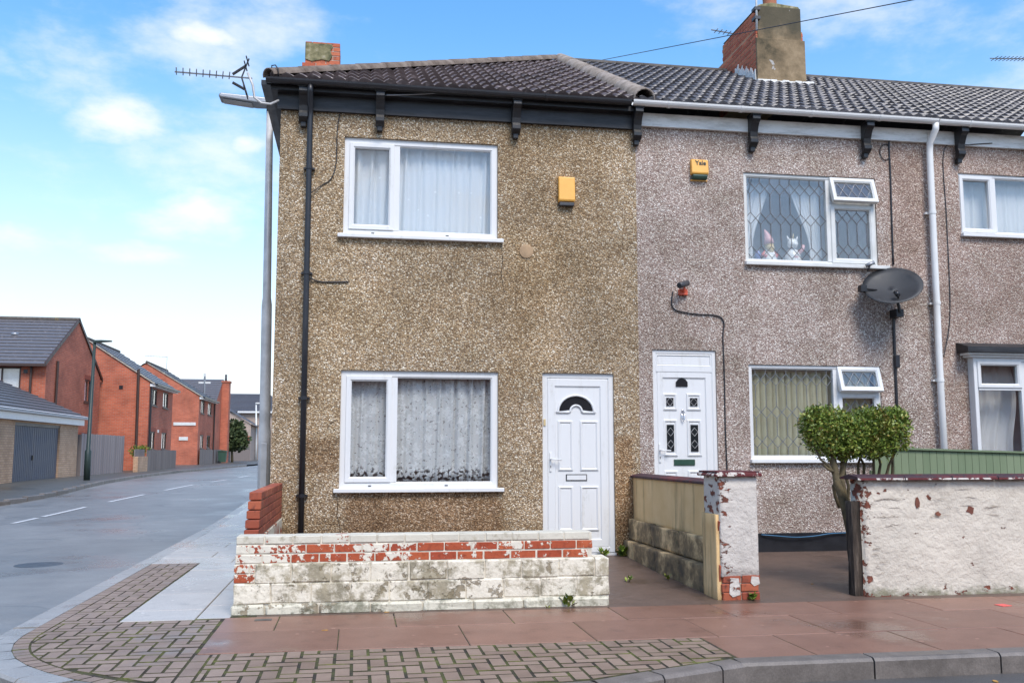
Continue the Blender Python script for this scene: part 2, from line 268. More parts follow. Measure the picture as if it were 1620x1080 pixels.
# foliage, bark
b = NB('leaf'); r = b.n('ShaderNodeNewGeometry').outputs['Random Per Island']; k = b.noise(5, 4); c = b.ramp(r, [(0, (.055, .10, .015)), (.35, (.125, .19, .026)), (.7, (.215, .285, .04)), (.92, (.33, .35, .07)), (1, (.32, .19, .045))])
c = b.mix(b.rng(k, .56, .66), c, b.ramp(r, [(0, (.12, .07, .012)), (.5, (.20, .15, .025)), (1, (.13, .17, .03))])); b.set('Base Color', c); b.set('Roughness', .5); b.set('Subsurface Weight', 0.0)
b = NB('leaf_far'); r = b.n('ShaderNodeNewGeometry').outputs['Random Per Island']; b.set('Base Color', b.ramp(r, [(0, (.025, .045, .015)), (.6, (.06, .09, .03)), (1, (.12, .15, .06))])); b.set('Roughness', .6)
simple('bark', (.11, .085, .045), .9, var=.45, bscale=25, bstr=.6, vscale=16)
# glazing, inside
b = NB('glass'); gl = b.n('ShaderNodeBsdfGlossy'); gl.inputs['Roughness'].default_value = .004; gl.inputs['Color'].default_value = (1, 1, 1, 1); tr = b.n('ShaderNodeBsdfTransparent'); tr.inputs['Color'].default_value = (.94, .95, .95, 1)
dt = b.n('ShaderNodeVectorMath', operation='DOT_PRODUCT'); b.L.new(b.geo.outputs['Incoming'], dt.inputs[0]); b.L.new(b.geo.outputs['Normal'], dt.inputs[1])
sch = b.math('ADD', .08, b.math('MULTIPLY', b.math('POWER', b.math('SUBTRACT', 1.0, b.math('ABSOLUTE', dt.outputs['Value'])), 5.0), .93), True)
mx = b.n('ShaderNodeMixShader'); b.L.new(sch, mx.inputs[0]); b.L.new(tr.outputs[0], mx.inputs[1]); b.L.new(gl.outputs[0], mx.inputs[2]); b.L.new(mx.outputs[0], b.out.inputs[0])
wv = b.n('ShaderNodeBump'); wv.inputs['Strength'].default_value = .02; wv.inputs['Distance'].default_value = .02; b.L.new(b.noise(3, 2), wv.inputs['Height']); b.L.new(wv.outputs[0], gl.inputs['Normal'])
simple('dark_glass', (.02, .022, .025), .08, var=.1); simple('room', (.30, .29, .30), .9, var=.15); simple('room_pale', (.84, .83, .86), .9, var=.1)
def net(name, c, pat):
    b = NB(name); df = b.n('ShaderNodeBsdfDiffuse'); tl = b.n('ShaderNodeBsdfTranslucent'); tp = b.n('ShaderNodeBsdfTransparent'); a = b.n('ShaderNodeMixShader'); a.inputs[0].default_value = .22
    b.L.new(df.outputs[0], a.inputs[1]); b.L.new(tl.outputs[0], a.inputs[2]); df.inputs[0].default_value = (*c, 1); tl.inputs[0].default_value = (*c, 1)
    mx = b.n('ShaderNodeMixShader'); b.L.new(pat(b), mx.inputs[0]); b.L.new(tp.outputs[0], mx.inputs[1]); b.L.new(a.outputs[0], mx.inputs[2]); b.L.new(mx.outputs[0], b.out.inputs[0]); return b.m
def lace_pat(b):
    flat = b.scale(b.pos, (1, .02, 1)); v = b.voro(8.5, vec=flat); petal = b.noise(30, 4, .65, vec=flat); X = b.xyz()
    flower = b.rng(b.math('ADD', v.outputs['Distance'], b.math('MULTIPLY', b.math('SUBTRACT', petal, .5), 2.2)), .42, .36)
    hole = b.rng(b.noise(30, 3, .6, vec=flat, off=(4, 0, 2)), .60, .64); base = b.math('SUBTRACT', .74, b.math('MULTIPLY', hole, .50))
    edge = b.rng(b.math('ADD', X[2], b.math('MULTIPLY', b.math('SINE', b.math('MULTIPLY', X[0], 42.0)), .02)), 1.12, 1.06)
    eh = b.math('MULTIPLY', edge, b.rng(b.noise(22, 2, .5, vec=flat, off=(1, 0, 5)), .50, .54))
    return b.math('SUBTRACT', b.math('MAXIMUM', base, b.math('MULTIPLY', flower, .95)), b.math('MULTIPLY', eh, .75), True)
def dot_pat(b):
    v = b.voro(7.5, vec=b.scale(b.pos, (1, .02, 1))); return b.math('MAXIMUM', b.rng(v.outputs['Distance'], .13, .09, .82, 1.0), .82)
net('lace', (.90, .91, .92), lace_pat); net('voile', (.90, .91, .93), dot_pat); net('voile_plain', (.86, .86, .87), lambda b: b.math('ADD', .85, b.math('MULTIPLY', b.noise(3), .1)))
simple('blind', (.60, .57, .40), .7, var=.06); simple('yellow_plastic', (.82, .42, .085), .4, var=.05); simple('dark_green_plastic', (.03, .07, .05), .3); simple('dark_text', (.03, .04, .03), .5)
simple('orange_red', (.62, .10, .045), .5); simple('pink_red', (.80, .12, .10), .6); simple('ceramic_white', (.80, .78, .76), .35, var=.03); simple('ceramic_red', (.55, .16, .15), .4); simple('ceramic_yellow', (.62, .48, .25), .45); simple('ceramic_pink', (.75, .42, .42), .4); simple('ceramic_blue', (.20, .23, .45), .4)
simple('leaf_litter', (.42, .22, .05), .7, var=.4, vscale=40); simple('white_paper', (.8, .8, .8), .7, var=.03); simple('blue_hose', (.04, .14, .26), .4); simple('terracotta', (.34, .13, .07), .8, var=.2)
# far buildings
def far_brick(name, a, c):
    b = NB(name); mp = b.n('ShaderNodeMapping'); b.L.new(b.pos, mp.inputs[0]); X = b.xyz()
    cmb = b.n('ShaderNodeCombineXYZ'); b.L.new(b.math('ADD', X[0], X[1]), cmb.inputs[0]); b.L.new(X[2], cmb.inputs[1])
    t = b.n('ShaderNodeTexBrick'); b.L.new(cmb.outputs[0], t.inputs[0]); t.inputs['Scale'].default_value = 1.0; t.inputs['Brick Width'].default_value = .225; t.inputs['Row Height'].default_value = .075; t.inputs['Mortar Size'].default_value = .008
    t.inputs['Color1'].default_value = (*a, 1); t.inputs['Color2'].default_value = (*c, 1); t.inputs['Mortar'].default_value = (.34, .20, .15, 1)
    k = b.noise(.9, 5, .6); b.set('Base Color', b.mix(1.0, t.outputs[0], b.ramp(k, [(.3, .72), (.5, 1.0), (.7, 1.22)]), 'MULTIPLY')); b.set('Roughness', .85); b.bump(t.outputs['Fac'], -.3, .01); return b.m
far_brick('far_brick', (.39, .085, .040), (.50, .125, .06)); far_brick('garage_brick', (.46, .29, .17), (.54, .36, .23))
simple('far_render', (.40, .31, .26), .9, var=.18, bscale=30); simple('garage_door', (.075, .085, .115), .5, var=.15, vscale=3); simple('brown_frame', (.05, .028, .022), .5); simple('green_bin', (.03, .075, .05), .5)

# ------------------------------------------------------------------ mesh kit
WL = {}
def mesh(name, V, F, mat, parent=None, smooth=False, mats=None, fm=None):
    me = bpy.data.meshes.new(name); me.from_pydata([tuple(v) for v in V], [], F); me.update()
    for mm in (mats or [mat]): me.materials.append(MATS[mm])
    if fm: me.polygons.foreach_set('material_index', fm)
    if smooth: me.polygons.foreach_set('use_smooth', [True] * len(F))
    o = bpy.data.objects.new(name, me); col.objects.link(o); WL[o] = Vector((0, 0, 0)); child(o, parent); return o
def child(o, parent):
    if parent is not None:
        o.parent = parent; o.matrix_parent_inverse = Matrix.Translation(-WL[parent])
def inst(name, me, loc, parent, rot=None, mat4=None):
    o = bpy.data.objects.new(name, me); col.objects.link(o); WL[o] = Vector(loc)
    if mat4 is not None: o.matrix_basis = mat4
    else:
        o.location = loc
        if rot: o.rotation_euler = rot
    child(o, parent); return o
def thing(name, label, cat, loc, group=None):
    o = bpy.data.objects.new(name, None); col.objects.link(o); o.location = loc; o.empty_display_size = .2; WL[o] = Vector(loc)
    return tag(o, label, cat, group)
def tag(o, label, cat, group=None):
    o['label'] = label; o['category'] = cat
    if group: o['group'] = group
    return o
def structure(o): o['kind'] = 'structure'; return o
class G:
    def __init__(s): s.V = []; s.F = []; s.M = []; s.mi = 0
    def quad(s, a, b, c, d): i = len(s.V); s.V += [a, b, c, d]; s.F.append((i, i + 1, i + 2, i + 3)); s.M.append(s.mi)
    def poly(s, P): i = len(s.V); s.V += list(P); s.F.append(tuple(range(i, i + len(P)))); s.M.append(s.mi)
    def box(s, x0, x1, y0, y1, z0, z1):
        i = len(s.V); s.V += [(x, y, z) for z in (z0, z1) for y in (y0, y1) for x in (x0, x1)]
        for f in ((0, 2, 3, 1), (4, 5, 7, 6), (0, 1, 5, 4), (2, 6, 7, 3), (0, 4, 6, 2), (1, 3, 7, 5)): s.F.append(tuple(i + k for k in f)); s.M.append(s.mi)
        return s
    def prism(s, P, axis, a, c):
        """outline P extruded along an axis from a to c"""
        n = len(P); i = len(s.V)
        put = {'x': lambda p, t: (t, p[0], p[1]), 'y': lambda p, t: (p[0], t, p[1]), 'z': lambda p, t: (p[0], p[1], t)}[axis]
        s.V += [put(p, a) for p in P] + [put(p, c) for p in P]
        s.F += [tuple(range(i, i + n)), tuple(range(i + 2 * n - 1, i + n - 1, -1))] + [(i + k, i + n + k, i + n + (k + 1) % n, i + (k + 1) % n) for k in range(n)]; s.M += [s.mi] * (n + 2); return s
    def tube(s, pts, r, seg=8, cap=True):
        pts = [Vector(p) for p in pts]; rr = r if isinstance(r, (list, tuple)) else [r] * len(pts); base = len(s.V); u = None
        for k, p in enumerate(pts):
            t = (pts[min(k + 1, len(pts) - 1)] - pts[max(k - 1, 0)]).normalized()
            if u is None: u = t.orthogonal().normalized()
            u = (u - t * u.dot(t)).normalized(); w = t.cross(u)
            for j in range(seg):
                a = 2 * math.pi * j / seg; s.V.append(tuple(p + (u * math.cos(a) + w * math.sin(a)) * rr[k]))
        for k in range(len(pts) - 1):
            for j in range(seg): s.F.append((base + k * seg + j, base + k * seg + (j + 1) % seg, base + (k + 1) * seg + (j + 1) % seg, base + (k + 1) * seg + j)); s.M.append(s.mi)
        if cap:
            s.F.append(tuple(base + j for j in range(seg - 1, -1, -1))); e = base + (len(pts) - 1) * seg; s.F.append(tuple(e + j for j in range(seg))); s.M += [s.mi] * 2
        return s
    def lathe(s, prof, c, seg=16, ax=(1, 1)):
        base = len(s.V)
        for r, z in prof:
            for j in range(seg): a = 2 * math.pi * j / seg; s.V.append((c[0] + r * math.cos(a) * ax[0], c[1] + r * math.sin(a) * ax[1], c[2] + z))
        for k in range(len(prof) - 1):
            for j in range(seg): s.F.append((base + k * seg + j, base + k * seg + (j + 1) % seg, base + (k + 1) * seg + (j + 1) % seg, base + (k + 1) * seg + j)); s.M.append(s.mi)
        s.F.append(tuple(base + j for j in range(seg - 1, -1, -1))); e = base + (len(prof) - 1) * seg; s.F.append(tuple(e + j for j in range(seg))); s.M += [s.mi] * 2
        return s
    def ball(s, c, r, seg=12, rings=8):
        rx, ry, rz = r if isinstance(r, tuple) else (r, r, r)
        return s.lathe([(max(.001, math.sin(math.pi * k / rings)) * rx, -math.cos(math.pi * k / rings) * rz) for k in range(rings + 1)], c, seg, (1, ry / rx))
    def ring(s, x0, x1, z0, z1, prof):
        """picture-frame ring: prof = (inset, y) from the outer to the inner edge"""
        i = len(s.V); n = len(prof)
        for d, y in prof: s.V += [(x0 + d, y, z0 + d), (x1 - d, y, z0 + d), (x1 - d, y, z1 - d), (x0 + d, y, z1 - d)]
        for k in range(n - 1):
            for j in range(4): s.F.append((i + k * 4 + j, i + k * 4 + (j + 1) % 4, i + (k + 1) * 4 + (j + 1) % 4, i + (k + 1) * 4 + j)); s.M.append(s.mi)
        return s
    def build(s, name, mat, parent=None, smooth=False, mats=None): return mesh(name, s.V, s.F, mat, parent, smooth, mats, s.M if mats else None)
def bevelled_box(name, dx, dy, dz, bev, mat, wob=0.0, seed=0):
    bm = bmesh.new(); bmesh.ops.create_cube(bm, size=1.0)
    for v in bm.verts: v.co = Vector((v.co.x * dx, v.co.y * dy, v.co.z * dz))
    bmesh.ops.bevel(bm, geom=list(bm.edges), offset=bev, segments=1, affect='EDGES', clamp_overlap=True)
    rr = random.Random(seed)
    if wob:
        for v in bm.verts: v.co += Vector((rr.uniform(-wob, wob), rr.uniform(-wob, wob), rr.uniform(-wob, wob)))
    me = bpy.data.meshes.new(name); bm.to_mesh(me); bm.free(); me.materials.append(MATS[mat]); return me
def soft(o, w=.004, seg=2):
    m = o.modifiers.new('bevel', 'BEVEL'); m.width = w; m.segments = seg; m.limit_method = 'ANGLE'; m.angle_limit = R(40); return o
def wall_panel(g, axis, plane, a0, a1, z0, z1, holes, depth):
    """wall sheet with rectangular openings and their reveals; axis 'x': runs along x at y=plane (reveal towards +y); axis 'y': runs along y at x=plane (reveal towards -x)"""
    P = (lambda a, d, z: (a, plane + d, z)) if axis == 'x' else (lambda a, d, z: (plane - d, a, z))
    A = sorted({a0, a1, *[v for h in holes for v in h[:2]]}); Z = sorted({z0, z1, *[v for h in holes for v in h[2:]]})
    for i in range(len(A) - 1):
        for j in range(len(Z) - 1):
            ca, cz = (A[i] + A[i + 1]) / 2, (Z[j] + Z[j + 1]) / 2
            if any(h[0] < ca < h[1] and h[2] < cz < h[3] for h in holes): continue
            g.quad(P(A[i], 0, Z[j]), P(A[i + 1], 0, Z[j]), P(A[i + 1], 0, Z[j + 1]), P(A[i], 0, Z[j + 1]))
    for h in holes:
        q = [(h[0], h[2]), (h[1], h[2]), (h[1], h[3]), (h[0], h[3])]
        for k in range(4):
            u, v = q[k], q[(k + 1) % 4]; g.quad(P(u[0], 0, u[1]), P(u[0], depth, u[1]), P(v[0], depth, v[1]), P(v[0], 0, v[1]))
def sst(t): t = min(max(t, 0), 1); return t * t * (3 - 2 * t)
def hz(Y): return .35 * sst((Y - 5) / 17)          # the side street climbs gently away from the corner

# ------------------------------------------------------------------ ground, roads, pavements
g = G(); ys = [-400, -120, -40, -15, 0, 4] + [4 + i * 2 for i in range(1, 11)] + [30, 60, 120, 300, 900]
for a, b_ in zip(ys, ys[1:]): g.quad((-900, a, hz(a) - .3), (900, a, hz(a) - .3), (900, b_, hz(b_) - .3), (-900, b_, hz(b_) - .3))
structure(g.build('ground', 'earth'))
LK = [(-30, 8.6), (-14, 8.8), (-9.6, 9.6), (-7.9, 11.0), (-7.1, 12.5), (-6.87, 14.3), (-6.8, 16.1), (-6.95, 19.8), (-7.44, 27.6), (-7.6, 35.8), (-7.2, 42.2), (-6.43, 56.2), (-5.4, 75), (-3.2, 100), (0, 130), (5, 170)]
def lkx(Y):
    for (xa, ya), (xb, yb) in zip(LK[3:], LK[4:]):
        if Y <= yb: return xa + (xb - xa) * max(0, (Y - ya)) / (yb - ya)
    return LK[-1][0]
def rkx(Y): return -1.52 if Y < 24 else -1.52 + (Y - 24) ** 2 * .0009
g = G(); Ys = [-6.2 + i * .8 for i in range(40)] + [26 + i * 6 for i in range(25)]
def road_z(t, Y): return hz(Y) - .035 - .065 * t - .07 * sst((-3.0 - Y) / 2.2)
for a, b_ in zip(Ys, Ys[1:]):
    for i in range(8):
        def pt(i, Y):
            L = lkx(Y) if Y > 12.5 else -14.0; x = rkx(Y) + (L - rkx(Y)) * i / 8; return (x, Y, road_z(min(1, (rkx(Y) - x) / 5.5), Y))
        g.quad(pt(i + 1, a), pt(i, a), pt(i, b_), pt(i + 1, b_))
road = structure(g.build('side_road', 'asphalt', smooth=True))
g = G(); g.quad((-60, -14, -.125), (60, -14, -.125), (60, -5.0, -.125), (-60, -5.0, -.125)); g.quad((-60, -6.3, -.128), (-14, -6.3, -.128), (-14, 9, -.128), (-60, 9, -.128)); structure(g.build('main_road', 'asphalt_dark'))
for x0, y0, x1, y1 in ((-5.36, 8.11, -5.27, 9.2), (-5.25, 9.45, -5.03, 11.7), (-4.86, 13.0, -4.52, 15.2), (-4.30, 16.8, -3.95, 19.3), (-3.7, 21.2, -3.5, 23.4), (-3.4, 26, -3.3, 29)):
    g = G(); n = 6; W = .055
    for k in range(n):
        t0, t1 = k / n, (k + 1) / n; P = []
        for t, s in ((t0, -1), (t0, 1), (t1, 1), (t1, -1)):
            x = x0 + (x1 - x0) * t + s * W; y = y0 + (y1 - y0) * t; P.append((x, y, road_z(min(1, (rkx(y) - x) / 5.5), y) + .006))
        g.quad(*P)
    g.build('road_marking', 'road_paint', road)
o = G().lathe([(.28, 0), (.28, .006), (.25, .008)], (-2.75, 1.2, road_z(.23, 1.2) - .004), 20).build('manhole_cover', 'cast_iron'); tag(o, 'round dark iron manhole cover set in the wet side road', 'manhole cover')
# far pavement on the left of the side road, its kerb stones
g = G(); YF = [12.5 + i * 1.5 for i in range(9)] + [28, 34, 42, 56, 75, 100, 130, 170]
fan = LK[:5]
for (xa, ya), (xb, yb) in zip(fan, fan[1:]): g.quad((xa, ya, hz(ya) + .0), (xb, yb, hz(yb)), (xb, 13.0, hz(13)), (xa, 13.0, hz(13)))
for a, b_ in zip(YF, YF[1:]): g.quad((-60, a, hz(a) - .001), (lkx(a), a, hz(a) - .001), (lkx(b_), b_, hz(b_) - .001), (-60, b_, hz(b_) - .001))
fp = structure(g.build('far_pavement', 'far_paving'))
kb = bevelled_box('kerbstone', .14, .90, .20, .015, 'kerb_stone')
def along(P, step, start=0.0):
    acc = start; out = []
    for (xa, ya), (xb, yb) in zip(P, P[1:]):
        L = math.hypot(xb - xa, yb - ya)
        while acc < L: t = acc / L; out.append((xa + (xb - xa) * t, ya + (yb - ya) * t, math.atan2(yb - ya, xb - xa))); acc += step
        acc -= L
    return out
for x, y, a in along(LK[2:12], .92):
    nx, ny = math.sin(a), -math.cos(a)
    inst('kerbstone', kb, (x, y, hz(y) - .085), fp, (0, 0, a - math.pi / 2))
# the pavement round the corner: bed, slabs, block pavers, kerbs
g = G()
bed = [(-1.36, .62), (-1.36, -3.6), (-1.30, -4.05), (-1.18, -4.40), (-.95, -4.80), (-.60, -5.17), (-.2, -5.45), (.3, -5.62), (1.2, -5.70), (2.2, -5.68), (2.75, -5.46), (3.3, -5.24), (40, -5.24), (40, 0), (0, 0), (0, .62)]
g.poly([(x, y, -.0028) for x, y in bed]); pv = structure(g.build('pavement', 'joint_moss'))
def slab_obj(name, P, mat, top, th, bev, parent, side=None):
    """flat piece with outline P (list of xy), bevelled top edge"""
    cx = sum(p[0] for p in P) / len(P); cy = sum(p[1] for p in P) / len(P); n = len(P); V = []; F = []
    def inset(d):
        r = []
        for i in range(n):
            p0, p1, p2 = Vector(P[i - 1]), Vector(P[i]), Vector(P[(i + 1) % n]); e1 = (p1 - p0); e2 = (p2 - p1)
            if e1.length < 1e-6 or e2.length < 1e-6: r.append(p1); continue
            n1 = Vector((-e1.y, e1.x)).normalized(); n2 = Vector((-e2.y, e2.x)).normalized(); bs = n1 + n2; r.append(p1 + bs * (d / max(.35, bs.dot(n1))))
        return r
    q = inset(bev); V = [(p[0], p[1], top - th) for p in P] + [(p[0], p[1], top - bev) for p in P] + [(p[0], p[1], top) for p in q]
    F = [tuple(range(2 * n, 3 * n))] + [(k * n + i, k * n + (i + 1) % n, (k + 1) * n + (i + 1) % n, (k + 1) * n + i) for k in (0, 1) for i in range(n)]
    if side: return mesh(name, V, F, mat, parent, mats=[mat, side], fm=[0] + [1] * (2 * n))
    return mesh(name, V, F, mat, parent)
def rect(x0, x1, y0, y1, gp=.003): return [(x0 + gp, y0 + gp), (x1 - gp, y0 + gp), (x1 - gp, y1 - gp), (x0 + gp, y1 - gp)]
def slab(x0, x1, y0, y1, mat): 
    o = slab_obj('paving_slab', rect(x0, x1, y0, y1), mat, rnd.uniform(.0, .003), .03, .005, pv); return o
def xs(first, pitch, lo, hi): return [lo] + [first + i * pitch for i in range(60) if lo + .05 < first + i * pitch < hi - .05] + [hi]
for X, y0, y1 in ((xs(.38, .893, -.04, 14), -3.79, -3.19), (xs(.85, .883, -.04, 14), -4.535, -3.79), (xs(3.90, .883, 3.36, 14), -5.21, -4.535)):
    for a, b_ in zip(X, X[1:]): slab(a, b_, y0, y1, 'slab_red')
# strip under and behind the garden walls is concrete
Yc = [-3.23, -2.75, -1.84, -.95, -.1, .62]
for a, b_ in zip(Yc, Yc[1:]): slab(-.82, -.26, a, b_, 'slab_pale')
Yd = [-3.19, -2.54, -1.64, -.74, .16, .62]
for a, b_ in zip(Yd, Yd[1:]): slab(-.26, .0, a, b_, 'slab_pale')
Ye = [.62, 1.22, 1.82, 2.42, 3.02, 3.62, 4.22, 4.82, 5.0]
for j, (a, b_) in enumerate(zip(Ye, Ye[1:])):
    for x0, x1 in (((-1.37, -.78), (-.78, 0)) if j % 2 else ((-1.37, -.47), (-.47, 0))): slab(x0, x1, a, b_, 'slab_pale')
g = G(); Yq = [5.0 + i * 1.0 for i in range(20)] + [28, 40, 60, 90, 130]
for a, b_ in zip(Yq, Yq[1:]): g.quad((rkx(a) + .14, a, hz(a)), (rkx(a) + 2.5, a, hz(a)), (rkx(b_) + 2.5, b_, hz(b_)), (rkx(b_) + .14, b_, hz(b_)))
structure(g.build('side_pavement', 'slab_pale'))
# kerbs: flush stones along the side street and round the corner, full ones on the main street
def kerb_run(P, w, top0, h, mat, step=.9, gap=.006, topf=None):
    pts = along(P, step); pts.append((*P[-1], pts[-1][2]))
    for (xa, ya, a), (xb, yb, b2) in zip(pts, pts[1:]):
        e = Vector((xb - xa, yb - ya)); L = e.length
        if L < .05: continue
        e.normalize(); nn = Vector((-e.y, e.x)); A = Vector((xa, ya)) + e * gap; B = Vector((xb, yb)) - e * gap
        tz = top0 if topf is None else None; g = G(); sec = [(0, -h), (0, -.022), (.016, -.004), (.03, 0), (w, 0), (w, -h)]; V = []
        for p in (A, B):
            t = top0 if topf is None else topf(p.y)
            for s, z in sec: q = p + nn * s; V.append((q.x, q.y, t + z))
        n = len(sec); F = [tuple(range(n)), tuple(range(2 * n - 1, n - 1, -1))] + [(i, n + i, n + (i + 1) % n, (i + 1) % n) for i in range(n)]
        mesh('kerbstone', V, F, mat, pv)
kerb_run([(3.315, -5.36), (14, -5.36)], .145, .004, .2, 'kerb_stone', .885)
# block pavers: 90 degree herringbone clipped to convex areas
def clip(P, a, n):
    out = []
    for i in range(len(P)):
        p, q = Vector(P[i]), Vector(P[(i + 1) % len(P)]); dp, dq = (p - a).dot(n), (q - a).dot(n)
        if dp >= 0: out.append((p.x, p.y))
        if (dp >= 0) != (dq >= 0): r = p + (q - p) * (dp / (dp - dq)); out.append((r.x, r.y))
    return out
def area(P): return .5 * sum(P[i - 1][0] * P[i][1] - P[i][0] * P[i - 1][1] for i in range(len(P)))
pieces = []
def herring(region, ox, oy, u=.105):
    if area(region) < 0: region = region[::-1]
    x0 = min(p[0] for p in region); x1 = max(p[0] for p in region); y0 = min(p[1] for p in region); y1 = max(p[1] for p in region)
    for i in range(int((x0 - ox) / u) - 3, int((x1 - ox) / u) + 3):
        for j in range(int((y0 - oy) / u) - 3, int((y1 - oy) / u) + 3):
            d = (i - j) % 4
            if d == 0: r = (i, i + 2, j, j + 1)
            elif d == 3: r = (i, i + 1, j, j + 2)
            else: continue
            P = rect(ox + r[0] * u, ox + r[1] * u, oy + r[2] * u, oy + r[3] * u, .0072)
            for k in range(len(region)):
                a = Vector(region[k]); e = Vector(region[(k + 1) % len(region)]) - a; nn = Vector((-e.y, e.x)).normalized()
                P = clip(P, a + nn * .004, nn)
                if len(P) < 3: break
            if len(P) >= 3 and area(P) > .0012: pieces.append(P)
def ring_blocks(P, w, step=.105):
    pts = along(P, step)
    for (xa, ya, a), (xb, yb, b2) in zip(pts, pts[1:]):
        A = Vector((xa, ya)); B = Vector((xb, yb)); nn = Vector((-math.sin(a), math.cos(a))); n2 = Vector((-math.sin(b2), math.cos(b2))); e = (B - A).normalized() * .004
        q = [A + e, B - e, B - e + n2 * w, A + e + nn * w]; pieces.append([(p.x, p.y) for p in q])
def smooth(P, sub=6):
    Q = []
    for i in range(len(P) - 1):
        p0, p1, p2, p3 = (Vector(P[max(i - 1, 0)]), Vector(P[i]), Vector(P[i + 1]), Vector(P[min(i + 2, len(P) - 1)]))
        for k in range(sub): t = k / sub; v = .5 * ((2 * p1) + (p2 - p0) * t + (2 * p0 - 5 * p1 + 4 * p2 - p3) * t * t + (3 * p1 - p0 - 3 * p2 + p3) * t ** 3); Q.append((v.x, v.y))
    return Q + [tuple(P[-1])]
def offset(P, d):
    out = []
    for i in range(len(P)):
        a, c = Vector(P[max(i - 1, 0)]), Vector(P[min(i + 1, len(P) - 1)]); e = (c - a).normalized(); q = Vector(P[i]) + Vector((-e.y, e.x)) * d; out.append((q.x, q.y))
    return out
ARC = [(-1.355, -3.4), (-1.35, -3.75), (-1.29, -4.10), (-1.15, -4.46), (-.92, -4.80), (-.60, -5.13), (-.2, -5.40), (.3, -5.57), (1.2, -5.66)]
ring_o = [(-1.355, .61), (-1.355, -1.5)] + smooth(ARC)
kerb_run([(-1.56, 24), (-1.56, 5), (-1.555, .6), (-1.55, -1.5), (-1.55, -3.35)], .19, .0, .22, 'kerb_pale', .9, topf=lambda y: hz(y) + .001)
kerb_run(offset(smooth(ARC[:6]), -.195), .19, .001, .22, 'kerb_pale', .30)
kerb_run(offset(smooth(ARC[5:] + [(2.2, -5.64), (2.75, -5.42), (3.30, -5.22)]), -.145), .138, .001, .22, 'kerb_stone', .45)
inner = offset(ring_o, .106)
herring([(.06, -4.545), (3.35, -4.545), (3.34, -5.19), (2.80, -5.40), (2.25, -5.62), (.06, -5.66)], 0, -4.55)
for x in range(0, 6): pass
herring([(-.055, -3.25)] + [(-1.249, -3.25)] + [p for p in inner if p[1] < -3.3 and p[0] < -.07] + [(-.055, -5.36)], -.05, -3.25)
herring([(-.83, -3.25), (-1.25, -3.25), (-1.25, .61), (-.83, .61)], -.83, -3.25)
for k in range(10): pieces.append(rect(-.05, .055, -4.55 - (k + 1) * .2, -4.55 - k * .2, .004)) if -4.55 - (k + 1) * .2 > -5.6 else None
ring_blocks(ring_o, .10)
pieces.sort(key=lambda P: (sum(p[0] for p in P) / len(P) - .942) ** 2 + (sum(p[1] for p in P) / len(P) + 11) ** 2)
vis = [P for P in pieces if True]
g = G()
for k, P in enumerate(vis):
    if area(P) < 0: P = P[::-1]
    t = rnd.uniform(.0, .003)
    if k < 300: slab_obj('paver', P, 'paver', t, .02, .003, pv, 'joint_moss')
    else: g.mi = 1; g.prism(P, 'z', t - .02, t); g.M[-len(P) - 1] = 0
if g.V: o = g.build('paver_run', 'paver', pv, mats=['paver', 'joint_moss']); o['kind'] = 'stuff'
o = G().box(.20, .33, -3.37, -3.29, -.005, .0035).build('stopcock_cover', 'cast_iron'); tag(o, 'small rectangular black stopcock cover in red paving by the garden wall', 'cover')
# concrete of the front gardens, rising a little to the doors
g = G()
for x0, x1 in ((.2, 4.2), (4.2, 14)): g.quad((x0, -3.2, .001), (x1, -3.2, .001), (x1, -1.2, .03), (x0, -1.2, .03)); g.quad((x0, -1.2, .03), (x1, -1.2, .03), (x1, .02, .075), (x0, .02, .075))
structure(g.build('garden_path', 'path'))

# ------------------------------------------------------------------ terraced houses
EAVE_Y, EAVE_Z, RIDGE_Y, RIDGE_Z = -.19, 5.615, 4.37, 8.06
PW, PL = 4.35, 8.33
slope = math.atan2(RIDGE_Z - EAVE_Z, RIDGE_Y - EAVE_Y)
h1 = thing('terraced_house', 'end of terrace house in brown pebbledash with black fascia and corner hip roof', 'house', (2.2, 0, 0), 'terraced houses on the street')
h2 = thing('terraced_house', 'pinkish grey pebbledash mid terrace house with leaded windows and black roof tiles', 'house', (6.3, 0, 0), 'terraced houses on the street')
h3 = thing('terraced_house', 'pebbledash terrace house beyond the white downpipe, with a bay window', 'house', (10, 0, 0), 'terraced houses on the street')
UW1, LW1, D1 = (.75, 2.60, 3.83, 5.03), (.765, 2.61, .86, 2.235), (3.145, 4.03, .10, 2.235)
UW2, LW2, D2 = (5.775, 7.60, 3.67, 4.845), (5.77, 7.555, 1.19, 2.375), (4.525, 5.345, .10, 2.54)
UW3 = (8.81, 11.2, 4.15, 4.985)
g = G(); wall_panel(g, 'x', 0, 0, PW, -.1, 5.5, [UW1, LW1, D1], .12)
g.quad((0, 8.6, -.1), (0, 0, -.1), (0, 0, 5.5), (0, 8.6, 5.5)); g.quad((PW, 8.6, -.1), (0, 8.6, -.1), (0, 8.6, 5.5), (PW, 8.6, 5.5))
g.build('wall', 'pebbledash_brown', h1)
g = G(); wall_panel(g, 'x', .0, PW, PL, -.1, 5.5, [UW2, LW2, D2], .10); g.build('wall', 'pebbledash_pink', h2)
g = G(); wall_panel(g, 'x', .0, PL, 14, -.1, 5.5, [UW3, (8.86, 12, 1.22, 2.45)], .10); g.quad((14, 8.6, -.1), (PL, 8.6, -.1), (PL, 8.6, 5.5), (14, 8.6, 5.5)); g.quad((14, 0, -.1), (14, 8.6, -.1), (14, 8.6, 8), (14, 0, 5.5)); g.build('wall', 'pebbledash_third', h3)
G().box(PW + .02, PL, -.012, 0, -.05, .30).build('plinth', 'black_plastic', h2)
